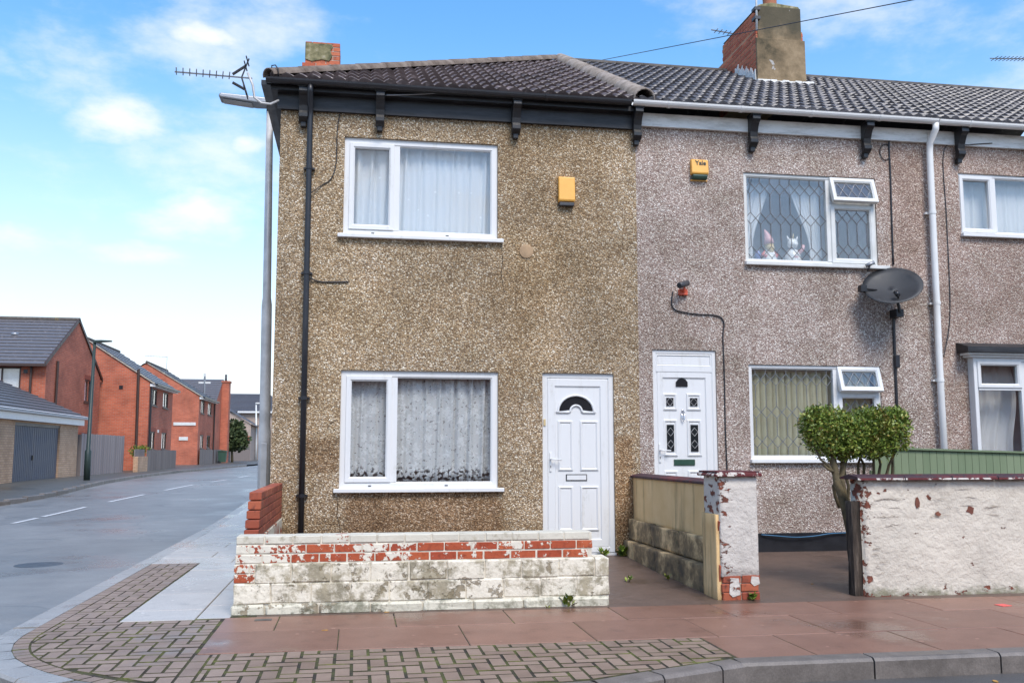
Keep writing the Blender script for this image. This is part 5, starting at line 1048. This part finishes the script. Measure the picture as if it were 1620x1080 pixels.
def weed(x, y, z, s, n, label, seed):
    t = thing('weed', label, 'weed', (x, y, z), 'weeds at wall feet'); q = random.Random(seed); V = []; F = []
    for k in range(n):
        a = q.uniform(0, 6.28); l = s * q.uniform(.5, 1); d = Vector((math.cos(a), math.sin(a), q.uniform(.4, 1.6))).normalized(); w = d.cross(Vector((0, 0, 1))).normalized() * l * .28; c = Vector((x, y, z)) + Vector((q.uniform(-.3, .3) * s, q.uniform(-.3, .3) * s, q.uniform(0, .5) * s)); i = len(V)
        V += [tuple(c), tuple(c + d * l * .5 + w), tuple(c + d * l), tuple(c + d * l * .5 - w)]; F.append((i, i + 1, i + 2, i + 3))
    mesh('leaves', V, F, 'leaf', t)
weed(4.09, -.12, .06, .14, 40, 'leafy green weed in the corner by the cream party wall and brown house', 1); weed(3.86, -.10, .06, .10, 22, 'small weed at the foot of the white panelled door with fan light', 2); weed(2.73, -3.13, .0, .10, 26, 'small green weed growing at the foot of stone blocks of the low garden wall', 3); weed(4.40, -3.06, .0, .09, 24, 'green weed at the foot of the white gate pier', 4); weed(3.62, -1.9, .02, .06, 14, 'tiny weed in the concrete path by low garden wall', 5); weed(4.05, -1.8, .02, .06, 16, 'tiny weed against the foot of cream party wall', 6); weed(2.55, -3.17, .0, .035, 8, 'sprig of green on red paving against low garden wall', 7)
# litter
o = G().prism([(6.33, -3.62), (6.43, -3.60), (6.44, -3.70), (6.34, -3.72)], 'z', .003, .006).build('paper_scrap', 'pink_red'); tag(o, 'scrap of red paper lying on wet red paving by white wall', 'litter')
q = random.Random(21)
def leaf_litter(n, pts):
    for k, (x, y, z) in enumerate(pts):
        a = q.uniform(0, 6.28); s = q.uniform(.018, .034); P = [(x + s * u * math.cos(a) - s * v * math.sin(a), y + s * u * math.sin(a) + s * v * math.cos(a)) for u, v in ((-1, 0), (-.3, .5), (.6, .4), (1, 0), (.5, -.45), (-.4, -.4))]
        o = G().prism(P, 'z', z + .002, z + .006).build('fallen_leaf', 'leaf_litter'); tag(o, n, 'leaf', 'fallen autumn leaves')
leaf_litter('fallen orange brown leaf lying on the wet road below the kerb', [(2.85, -5.72, -.125), (3.6, -5.62, -.125), (4.9, -5.55, -.125), (5.6, -5.5, -.125)])
leaf_litter('fallen leaf on red paving close against the low garden wall', [(1.22, -3.14, .0)]); leaf_litter('fallen leaf lying in the middle of red paving slab', [(.75, -3.85, .0)])
leaf_litter('fallen leaf on the path between pier and rotten post', [(5.35, -2.3, .015), (4.9, -1.6, .025), (4.75, -2.0, .02)])
# overhead wire, chimney mast, far aerials
o = G().tube([(5.08 - .47, 6.8 + 2.0, 9.053 + .622), (5.08, 6.8, 9.053), (7.381, -3.0, 6.005), (7.85, -5.0, 5.383), (9.5, -12.0, 3.2)], .006, 6).build('overhead_wire', 'black_plastic'); tag(o, 'thin black overhead wire crossing the sky past the tall chimney', 'wire')
t = thing('chimney_mast', 'white mast strapped to the corner of the tall rendered chimney', 'mast', (7.385, 2.95, 8.2)); G().tube([(7.385, 2.95, 8.22), (7.40, 2.95, 9.4)], .018, 8).build('pole', 'upvc', t, True)
for z in (8.42, 8.58): G().box(7.35, 7.45, 2.925, 3.06, z, z + .05).build('strap', 'dark_metal', t)
def roof_aerial(label, mast, z0, z1, boom, d, n=9, parent=None):
    t = thing('roof_aerial', label, 'aerial', (mast[0], mast[1], z0), 'aerials on roofs'); G().tube([(mast[0], mast[1], z0), (mast[0], mast[1], z1)], .018, 6).build('pole', 'grey_metal', t)
    A = Vector((mast[0], mast[1], z1 - .05)); B = A + Vector(boom); G().tube([A, B], .012, 6).build('boom', 'grey_metal', t); c = (B - A).normalized().cross(Vector((0, 0, 1))).normalized() * d
    for k in range(n): p = A + (B - A) * (.08 + .9 * k / n); G().tube([p - c, p + c], .008, 5).build('director', 'grey_metal', t)
roof_aerial('small aerial poking out behind the tall chimney', (8.22, 5.5, 0), 7.5, 9.42, (-.60, 0, .06), .10, 6)
roof_aerial('long horizontal aerial above the ridge of the bay window house', (15.2, 6.0, 0), 7.3, 9.64, (-1.2, 0, -.07), .12, 12)
roof_aerial('lower short aerial above the ridge of the bay window house', (15.15, 5.6, 0), 7.3, 9.05, (-.5, 0, 0), .12, 5)
# ------------------------------------------------------------------ street lamps
lp = thing('street_lamp', 'tall grey street lamp with flat lantern standing at the brown house corner', 'street lamp', (-.19, 1.5, 0))
G().tube([(-.195, 1.5, -.05), (-.215, 1.5, 1.55), (-.216, 1.5, 1.62), (-.237, 1.5, 3.2), (-.239, 1.5, 3.3), (-.275, 1.5, 5.86)], [.080, .078, .070, .066, .054, .044], 16).build('column', 'galvanised', lp, True)
o = G().box(-.245, -.17, 1.412, 1.43, .75, 1.40).build('access_door', 'galvanised', lp); soft(o, .005)
G().tube([(-.275, 1.5, 5.82), (-.275, 1.5, 5.96)], .045, 12).build('spigot', 'dark_metal', lp, True)
o = G().prism([(-.20, 5.97), (-.22, 5.90), (-.45, 5.895), (-.92, 5.945), (-.935, 5.985), (-.90, 6.01), (-.40, 5.985)], 'y', 1.38, 1.62).build('lantern', 'grey_metal', lp); soft(o, .02, 3); G().prism([(-.50, 5.893), (-.88, 5.934), (-.88, 5.930), (-.50, 5.889)], 'y', 1.41, 1.59).build('lamp_glass', 'galvanised', lp)
gl = thing('street_lamp', 'dark green street lamp standing in front of the wooden fence and brick houses', 'street lamp', (-7.72, 21.9, hz(22))); b0 = hz(22)
G().tube([(-7.73, 21.9, b0 - .05), (-7.73, 21.9, b0 + .95), (-7.73, 21.9, b0 + 1.0), (-7.70, 21.9, 4.9)], [.10, .10, .065, .045], 12).build('column', 'green_paint_metal', gl, True); o = G().prism([(-7.74, 4.92), (-7.74, 4.87), (-7.5, 4.90), (-7.16, 4.93), (-7.16, 4.97), (-7.5, 4.98), (-7.72, 4.97)], 'y', 21.82, 21.98).build('lantern', 'green_paint_metal', gl); soft(o, .015)
fl = thing('street_lamp', 'pale distant street lamp at the far end of the side street', 'street lamp', (-9.45, 92, .35)); G().tube([(-9.42, 92, .3), (-9.42, 92, 2.0), (-9.56, 92, 6.3)], [.11, .10, .07], 8).build('column', 'upvc_old', fl, True); o = G().box(-9.62, -9.0, 91.85, 92.15, 6.28, 6.42).build('lantern', 'upvc_old', fl); soft(o, .03)
# ------------------------------------------------------------------ left side of the side street
ft = tile_mesh('roof_tile_far', 'tile_far')
def plain_tiles(name, parent, A, B, C, D, gauge=.34, mat='tile_far'):
    """far roof slope A-B along the eaves, D-C along the ridge: courses with real steps"""
    A, B, C, D = map(Vector, (A, B, C, D)); n = max(3, int((D - A).length / gauge)); nn = (B - A).cross(D - A).normalized()
    if nn.z < 0: nn = -nn
    g = G()
    for k in range(n):
        t0, t1 = k / n, (k + 1) / n; a, b_, c, d = A + (D - A) * t0, B + (C - B) * t0, B + (C - B) * t1, A + (D - A) * t1; up = nn * .045; lo = nn * .008
        g.quad(tuple(a + up), tuple(b_ + up), tuple(c + lo), tuple(d + lo)); g.quad(tuple(a), tuple(b_), tuple(b_ + up), tuple(a + up))
    return g.build(name, mat, parent)
def far_window(house, axis, plane, a0, a1, z0, z1, bars=1, mat='brown_frame'):
    """window standing in its opening; axis 'x': facing -y at y=plane, axis 'y': facing +x at x=plane"""
    P = (lambda a, d, z: (a, plane + d, z)) if axis == 'x' else (lambda a, d, z: (plane - d, a, z)); g = G()
    def bx(u0, u1, d0, d1, w0, w1):
        p, q = P(u0, d0, w0), P(u1, d1, w1); g.box(min(p[0], q[0]), max(p[0], q[0]), min(p[1], q[1]), max(p[1], q[1]), w0, w1)
    w = .07
    bx(a0, a0 + w, .02, .09, z0, z1); bx(a1 - w, a1, .02, .09, z0, z1); bx(a0 + w, a1 - w, .02, .09, z0, z0 + w); bx(a0 + w, a1 - w, .02, .09, z1 - w, z1)
    for k in range(bars): c = a0 + (a1 - a0) * (k + 1) / (bars + 1); bx(c - .03, c + .03, .03, .085, z0 + w, z1 - w)
    f = g.build('window', mat, house); g = G(); bx(a0 + w, a1 - w, .055, .065, z0 + w, z1 - w); g.build('pane', 'glass', f); g = G(); bx(a0 - .05, a1 + .05, -.05, .09, z0 - .06, z0 - .001); g.build('sill', mat, f)
    g = G(); bx(a0 + .02, a1 - .02, .16, .17, z0, z1); g.build('blind', 'room_pale', f); g = G(); bx(a0 - .1, a1 + .1, -.012, .02, z1 + .002, z1 + .2); g.build('lintel', 'brick_wall_new', f); return f
ga = thing('garage', 'pebble faced garage with dark blue double doors and white fascia', 'garage', (-12.5, 23, .3))
GX = -9.5; gz = .25
g = G(); wall_panel(g, 'y', GX, 12.0, 27.1, gz - .2, 2.32, [(20.35, 24.9, gz - .19, 2.2), (14.0, 18.4, gz - .19, 2.2)], .15); g.quad((GX, 27.1, 0), (-16, 27.1, 0), (-16, 27.1, 2.4), (GX, 27.1, 2.4)); g.quad((-16, 12, 0), (GX, 12, 0), (GX, 12, 2.4), (-16, 12, 2.4)); g.poly([(GX, 27.1, 2.4), (-16, 27.1, 2.4), (-12.7, 27.1, 4.0)]); g.build('wall', 'garage_brick', ga)
for y0, y1 in ((20.38, 22.33), (22.37, 24.87), (14.05, 16.2), (16.23, 18.35)):
    d = G().box(GX - .12, GX - .06, y0, y1, gz, 2.17).build('garage_door', 'garage_door', ga)
    for k in range(1, 12): y = y0 + (y1 - y0) * k / 12; G().box(GX - .062, GX - .052, y - .012, y + .012, gz + .03, 2.14).build('door_rib', 'garage_door', d)
G().box(GX - .055, GX - .02, 22.20, 22.30, 1.0, 1.16).build('latch', 'black_iron', ga); G().box(GX - .12, GX - .02, 20.35, 24.9, 2.1, 2.2).build('lintel', 'dark_metal', ga)
G().box(GX - .02, GX + .16, 11.8, 27.3, 2.26, 2.48).build('fascia', 'upvc', ga); o = G().tube([(GX + .23, 11.8, 2.54), (GX + .23, 27.4, 2.54)], .06, 8).build('gutter', 'upvc', ga)
gr = plain_tiles('roof', ga, (GX + .28, 11.7, 2.53), (GX + .28, 27.45, 2.53), (-12.7, 27.45, 4.05), (-12.7, 11.7, 4.05), .33); g = G(); g.quad((-16.2, 27.45, 2.4), (-12.7, 27.45, 4.05), (-12.7, 11.7, 4.05), (-16.2, 11.7, 2.4)); g.build('roof_back', 'tile_far', ga)
def house_gable_front(name_label, X0, X1, xr, Y0, Y1, ze, zr, z0=.3):
    """house with its gable facing the camera; ridge along y at x=xr"""
    h = thing('brick_house', name_label, 'house', ((X0 + X1) / 2, (Y0 + Y1) / 2, z0), 'red brick houses along the side street'); return h
# house A: ridge along x, gable on the street side
hA = thing('brick_house', 'red brick house behind the garage, its gable to the street, with bathroom windows', 'house', (-15, 33.5, .3), 'red brick houses along the side street')
AX, AY0, AY1, AE, AR = -11.5, 29.5, 37.65, 4.85, 7.1; AYm = 33.57
g = G(); wall_panel(g, 'x', AY0, -21, AX, 0, AE, [(-13.9, -12.45, 3.6, 4.68), (-17, -15, 3.6, 4.68)], .12); wall_panel(g, 'y', AX, AY0, AY1, 0, AE, [(35.05, 36.15, 3.55, 4.62), (34.6, 35.9, .9, 1.95)], .12); g.poly([(AX, AY0, AE), (AX, AY1, AE), (AX, AYm, AR)]); g.build('wall', 'far_brick', hA)
far_window(hA, 'x', AY0, -13.9, -12.45, 3.6, 4.68); far_window(hA, 'x', AY0, -17, -15, 3.6, 4.68); far_window(hA, 'y', AX, 35.05, 36.15, 3.55, 4.62); far_window(hA, 'y', AX, 34.6, 35.9, .9, 1.95)
rA = plain_tiles('roof', hA, (-21, AY0 - .25, AE - .08), (AX + .06, AY0 - .25, AE - .08), (AX + .06, AYm, AR + .05), (-21, AYm, AR + .05)); plain_tiles('roof_back', hA, (AX + .06, AY1 + .25, AE - .08), (-21, AY1 + .25, AE - .08), (-21, AYm, AR + .05), (AX + .06, AYm, AR + .05))
G().box(-21, AX + .05, AY0 - .36, AY0 - .25, AE - .16, AE - .05).build('gutter', 'brown_frame', hA); o = G().tube([(-21, AYm, AR + .08), (AX + .06, AYm, AR + .08)], .10, 8).build('ridge_tiles', 'ridge_dark', rA); o = G().lathe([(.16, 0), (.17, .06), (.12, .12), (.05, .15)], (-13.6, AYm - 1.6, AR - .86), 12).build('roof_vent', 'grey_metal', rA, True)
for ya, yb in ((AY0 - .3, AYm), (AY1 + .3, AYm)):
    g = G(); a, c = Vector((AX + .03, ya, AE - .14)), Vector((AX + .03, yb, AR + .0)); g.prism([(a.y, a.z), (c.y, c.z), (c.y, c.z + .16), (a.y, a.z + .16)], 'x', AX + .005, AX + .06); g.build('bargeboard', 'brown_frame', hA)
G().tube([(AX + .06, AY0 + 1.25, AE + .2), (AX + .06, AY0 + 1.2, .3)], .055, 8).build('soil_pipe', 'brown_frame', hA); G().tube([(-12.05, AY0 - .08, AE - .1), (-12.05, AY0 - .08, .3)], .05, 8).build('downpipe', 'brown_frame', hA); G().box(-12.36, -12.2, AY0 - .02, AY0 + .01, 4.42, 4.58).build('wall_vent', 'black_plastic', hA)
def gable_house(label, XL, XR, xr, Y0, Y1, ze, zr, wins, fas='upvc'):
    h = thing('brick_house', label, 'house', ((XL + XR) / 2, (Y0 + Y1) / 2, .3), 'red brick houses along the side street')
    g = G(); wall_panel(g, 'x', Y0, XL, XR, 0, ze, [], .1); g.poly([(XL, Y0, ze), (XR, Y0, ze), (xr, Y0, zr)]); wall_panel(g, 'y', XR, Y0, Y1, 0, ze, wins, .12); g.quad((XR, Y1, 0), (XL, Y1, 0), (XL, Y1, ze), (XR, Y1, ze)); g.poly([(XR, Y1, ze), (XL, Y1, ze), (xr, Y1, zr)]); g.build('wall', 'far_brick', h)
    for w in wins: far_window(h, 'y', XR, *w)
    r = plain_tiles('roof', h, (XR + .3, Y0 - .08, ze - .10), (XR + .3, Y1 + .08, ze - .10), (xr, Y1 + .08, zr + .05), (xr, Y0 - .08, zr + .05)); plain_tiles('roof_back', h, (XL - .3, Y1 + .08, ze - .1), (XL - .3, Y0 - .08, ze - .1), (xr, Y0 - .08, zr + .05), (xr, Y1 + .08, zr + .05))
    G().box(XR + .02, XR + .28, Y0, Y1, ze - .22, ze - .08).build('soffit', fas, h); G().box(XR + .28, XR + .40, Y0 - .05, Y1 + .05, ze - .17, ze - .06).build('gutter', 'black_plastic', h); o = G().tube([(xr, Y0 - .1, zr + .08), (xr, Y1 + .1, zr + .08)], .09, 8).build('ridge_tiles', 'ridge_dark', r)
    g = G(); g.prism([(XR + .25, ze - .12), (xr, zr - .0), (xr, zr + .06), (XR + .25, ze - .04)], 'y', Y0 - .07, Y0 - .01); g.build('verge', 'mortar', h); return h
hB = gable_house('red brick house with blank gable and four narrow windows, behind low brick wall', -15.3, -9.24, -12.25, 38, 44.1, 4.72, 6.75, [(38.5, 39.9, 3.6, 4.45), (41.45, 42.85, 3.6, 4.45), (38.5, 39.8, 1.38, 2.28), (41.5, 42.8, 1.38, 2.28)])
G().tube([(-9.78, 37.92, 5.35), (-9.72, 37.92, .3)], .07, 8).build('soil_pipe', 'brown_frame', hB); G().tube([(-9.16, 38.1, 4.6), (-9.16, 38.1, .3)], .05, 8).build('downpipe', 'black_plastic', hB); G().box(-10.68, -10.5, 37.98, 38.01, 4.35, 4.53).build('wall_vent', 'black_plastic', hB); G().box(-9.24, -9.2, 40.3, 40.55, 2.25, 2.4).build('alarm_box', 'upvc', hB)
hC = gable_house('red brick house with two white name plates on its plain gable', -17, -9.85, -13.43, 57, 64.1, 5.12, 7.35, [(57.9, 59.4, 3.94, 4.92), (61.1, 62.8, 3.94, 4.85), (58.05, 59.55, 1.46, 2.44), (61.05, 62.8, 1.46, 2.45)])
G().tube([(-9.77, 63.9, 5.0), (-9.77, 63.9, .3)], .06, 8).build('downpipe', 'brown_frame', hC)
for lab, x0, x1, z0, z1 in (('long white street name plate on the brick gable', -11.5, -10.02, 3.06, 3.27), ('short white plate low on the brick gable', -11.1, -10.5, 2.03, 2.27)): o = G().box(x0, x1, 56.95, 56.99, z0, z1).build('name_plate', 'upvc_old'); soft(o, .01); tag(o, lab, 'sign')
roof_aerial('aerial on the ridge of the brick house with white name plates', (-12.4, 58.5, 0), 6.6, 8.0, (-1.5, -.1, .05), .25, 7)
hD = thing('brick_house', 'red brick house end with a side chimney, beyond the one with name plates', 'house', (-12, 69, .3), 'red brick houses along the side street')
g = G(); wall_panel(g, 'x', 66, -16, -10.0, 0, 5.2, [], .1); wall_panel(g, 'y', -10.0, 66, 73, 0, 5.2, [], .1); g.poly([(-10.0, 66, 5.2), (-10.0, 73, 5.2), (-10.0, 69.5, 7.1)]); g.build('wall', 'far_brick', hD); plain_tiles('roof', hD, (-16, 65.8, 5.1), (-9.95, 65.8, 5.1), (-9.95, 69.5, 7.2), (-16, 69.5, 7.2)); plain_tiles('roof_back', hD, (-9.95, 73.2, 5.1), (-16, 73.2, 5.1), (-16, 69.5, 7.2), (-9.95, 69.5, 7.2))
ch = G().box(-10.0, -9.42, 69.0, 70.0, .3, 6.9).box(-10.05, -9.36, 68.95, 70.05, 6.9, 7.05).build('chimney', 'far_brick', hD); G().lathe([(.12, 0), (.10, .1), (.09, .55)], (-9.75, 69.4, 7.05), 8).build('chimney_pot', 'dark_metal', ch, True)
t = thing('telephone_pole', 'grey pole with white insulators standing behind the brick roofs', 'pole', (-10.8, 65.2, .3)); G().tube([(-10.8, 65.2, .3), (-10.8, 65.2, 7.1)], .08, 8).build('pole', 'grey_metal', t); G().box(-11.25, -10.35, 65.15, 65.25, 6.55, 6.68).build('crossarm', 'upvc_old', t); G().tube([(-10.8, 65.2, 7.1), (-10.8, 65.2, 7.35)], .10, 8).build('cap', 'upvc_old', t)
def far_house(label, X0, X1, Y0, Y1, ze, zr, hip=2.6):
    h = thing('rendered_house', label, 'house', ((X0 + X1) / 2, (Y0 + Y1) / 2, .3), 'rendered houses at the end of the side street'); g = G(); wall_panel(g, 'x', Y0, X0, X1, 0, ze, [], .1); wall_panel(g, 'y', X1, Y0, Y1, 0, ze, [], .1); g.build('wall', 'far_render', h); ym = (Y0 + Y1) / 2
    plain_tiles('roof', h, (X0 - .3, Y0 - .3, ze - .1), (X1 + .3, Y0 - .3, ze - .1), (X1 - hip, ym, zr), (X0 + .1, ym, zr)); plain_tiles('roof_hip', h, (X1 + .3, Y0 - .3, ze - .1), (X1 + .3, Y1 + .3, ze - .1), (X1 - hip, ym, zr), (X1 - hip, ym, zr)); return h
hE = far_house('large pale rendered house with wide hipped roof closing the side street', -18, -6.5, 97, 106, 5.7, 7.9); G().box(-12, -6.3, 96.55, 96.7, 5.5, 5.7).build('gutter', 'upvc', hE)
hF = thing('rendered_house', 'pale rendered gable house with small white window at the street end', 'house', (-12.5, 90, .3), 'rendered houses at the end of the side street'); g = G(); wall_panel(g, 'x', 88, -15.5, -9.6, 0, 4.0, [(-12.7, -11.4, 3.0, 3.9)], .12); g.poly([(-15.5, 88, 4.0), (-9.6, 88, 4.0), (-12.9, 88, 5.9)]); wall_panel(g, 'y', -9.6, 88, 95, 0, 4, [], .1); g.build('wall', 'far_render', hF); far_window(hF, 'x', 88, -12.7, -11.4, 3.0, 3.9, 1, 'upvc'); plain_tiles('roof', hF, (-9.2, 87.8, 3.85), (-9.2, 95, 3.85), (-12.9, 95, 6.05), (-12.9, 87.8, 6.05)); plain_tiles('roof_back', hF, (-15.9, 95, 3.85), (-15.9, 87.8, 3.85), (-12.9, 87.8, 6.05), (-12.9, 95, 6.05))
# fences, walls, bin, greenery along the far pavement
def fence_y(label, x, y0, y1, ztop, zb, n, mat, group='wooden fences on the far pavement', xe=None):
    t = thing('wooden_fence', label, 'fence', (x, (y0 + y1) / 2, zb), group); xe = x if xe is None else xe
    for k in range(n):
        a, c = y0 + (y1 - y0) * k / n, y0 + (y1 - y0) * (k + 1) / n; xa, xc = x + (xe - x) * k / n, x + (xe - x) * (k + 1) / n; dd = .012 * (k % 2)
        G().prism([(xa - dd, a + .004), (xc - dd, c - .004), (xc - dd - .03, c - .004), (xa - dd - .03, a + .004)], 'z', zb, ztop + rnd.uniform(-.01, .01)).build('board', mat, t)
    return t
t = fence_y('tall grey brown board fence behind the green street lamp', -9.4, 27.3, 34.1, 1.97, .32, 40, 'grey_board'); 
for k in range(8): G().box(-9.4 - .12 * (k + 1), -9.4 - .12 * k - .005, 27.28, 27.31, .3, 1.93).build('board', 'brown_board', t)
lw = thing('low_brick_wall', 'low brown brick wall with planks on top between two fences', 'wall', (-8.85, 34, .3)); o = G().box(-9.0, -8.8, 34.15, 36.2, .25, 1.05).build('wall_body', 'garage_brick', lw); 
for k in range(9): G().box(-9.0, -8.95, 34.2 + k * .22, 34.41 + k * .22, 1.05, 1.38 + rnd.uniform(-.01, .01)).build('plank', 'brown_board', lw)
fence_y('brown board fence in front of the house with four narrow windows', -8.9, 36.5, 46.2, 1.34, .32, 44, 'brown_board', xe=-9.3); fence_y('far board fence in front of the house with name plates', -9.7, 57.3, 75, 1.40, .32, 40, 'brown_board', xe=-9.9); 
t = thing('dark_gate', 'dark solid gate under a red lintel at the street end', 'gate', (-11, 98, .3)); G().box(-12.6, -9.2, 84.0, 84.1, .3, 2.35).build('gate_leaf', 'brown_board', t); G().box(-12.6, -9.2, 83.95, 84.15, 2.35, 2.75).build('lintel', 'far_brick', t)
wb = thing('wheelie_bin', 'dark green wheeled bin beside the far board fence', 'bin', (-9.6, 66, .35)); o = G().prism([(-9.62, .42), (-9.1, .42), (-9.03, 1.25), (-9.68, 1.25)], 'y', 65.7, 66.3).build('body', 'green_bin', wb); soft(o, .03); o = G().prism([(-9.72, 1.255), (-9.0, 1.255), (-9.02, 1.32), (-9.35, 1.37), (-9.7, 1.33)], 'y', 65.66, 66.36).build('lid', 'green_bin', wb); soft(o, .02)
for y in (65.75, 66.25): o = G().lathe([(.09, 0), (.10, .02), (.10, .05), (.09, .07)], (0, 0, 0), 12).build('wheel', 'black_plastic', wb); o.rotation_euler = (R(90), 0, 0); o.location = (-9.58, y, .45)
tr = thing('garden_tree', 'dark bushy evergreen tree at the far end of the side street', 'tree', (-9.5, 72, .3)); leaves(tr, [(-9.5, 72.5, 2.5, 1.05, 1, 1, 1.1), (-8.9, 72.6, 2.1, .8, 1, 1, 1), (-10.0, 72.3, 2.1, .8, 1, 1, 1.1), (-9.3, 72.5, 3.2, .7, 1, 1, 1)], 3200, .34, 'leaf_far', 'crown', 9, .35); G().tube([(-9.4, 72.5, .2), (-9.45, 72.5, 1.2), (-9.5, 72.5, 2.5)], [.12, .1, .05], 8).build('trunk', 'bark', tr, True)
bs = thing('garden_bush', 'light green bush above the low brick wall', 'bush', (-9.5, 37, .3)); leaves(bs, [(-9.45, 36.9, 1.25, .33, 1.1, 1, .9), (-9.2, 37.1, 1.35, .25, 1.1, 1, .9)], 700, .10, 'leaf', 'crown', 10, .3); G().tube([(-9.4, 36.9, .2), (-9.42, 36.9, 1.2)], [.03, .02], 6).build('stem', 'bark', bs)
# terrace on the other side of the main street (its chimneys mirror in the window panes)
ot = thing('opposite_terrace', 'brick terrace across the main street that mirrors in the window panes', 'house', (3, -26, 0)); OY = -24.0
G().box(-6, 30, OY - 7, OY, -.2, 5.2).build('wall', 'far_brick', ot); g = G(); g.prism([(OY + .3, 5.2), (OY - 3.5, 7.4), (OY - 7.3, 5.2)], 'x', -6.2, 30.2); g.build('roof', 'tile_far', ot)
for x in (2.4, 8.0, 16.5, 24): c_ = G().box(x, x + .9, OY - 3.9, OY - 3.1, 6.8, 8.9).build('chimney', 'far_brick', ot); G().lathe([(.13, 0), (.11, .4)], (x + .45, OY - 3.5, 8.9), 10).build('chimney_pot', 'terracotta', c_)
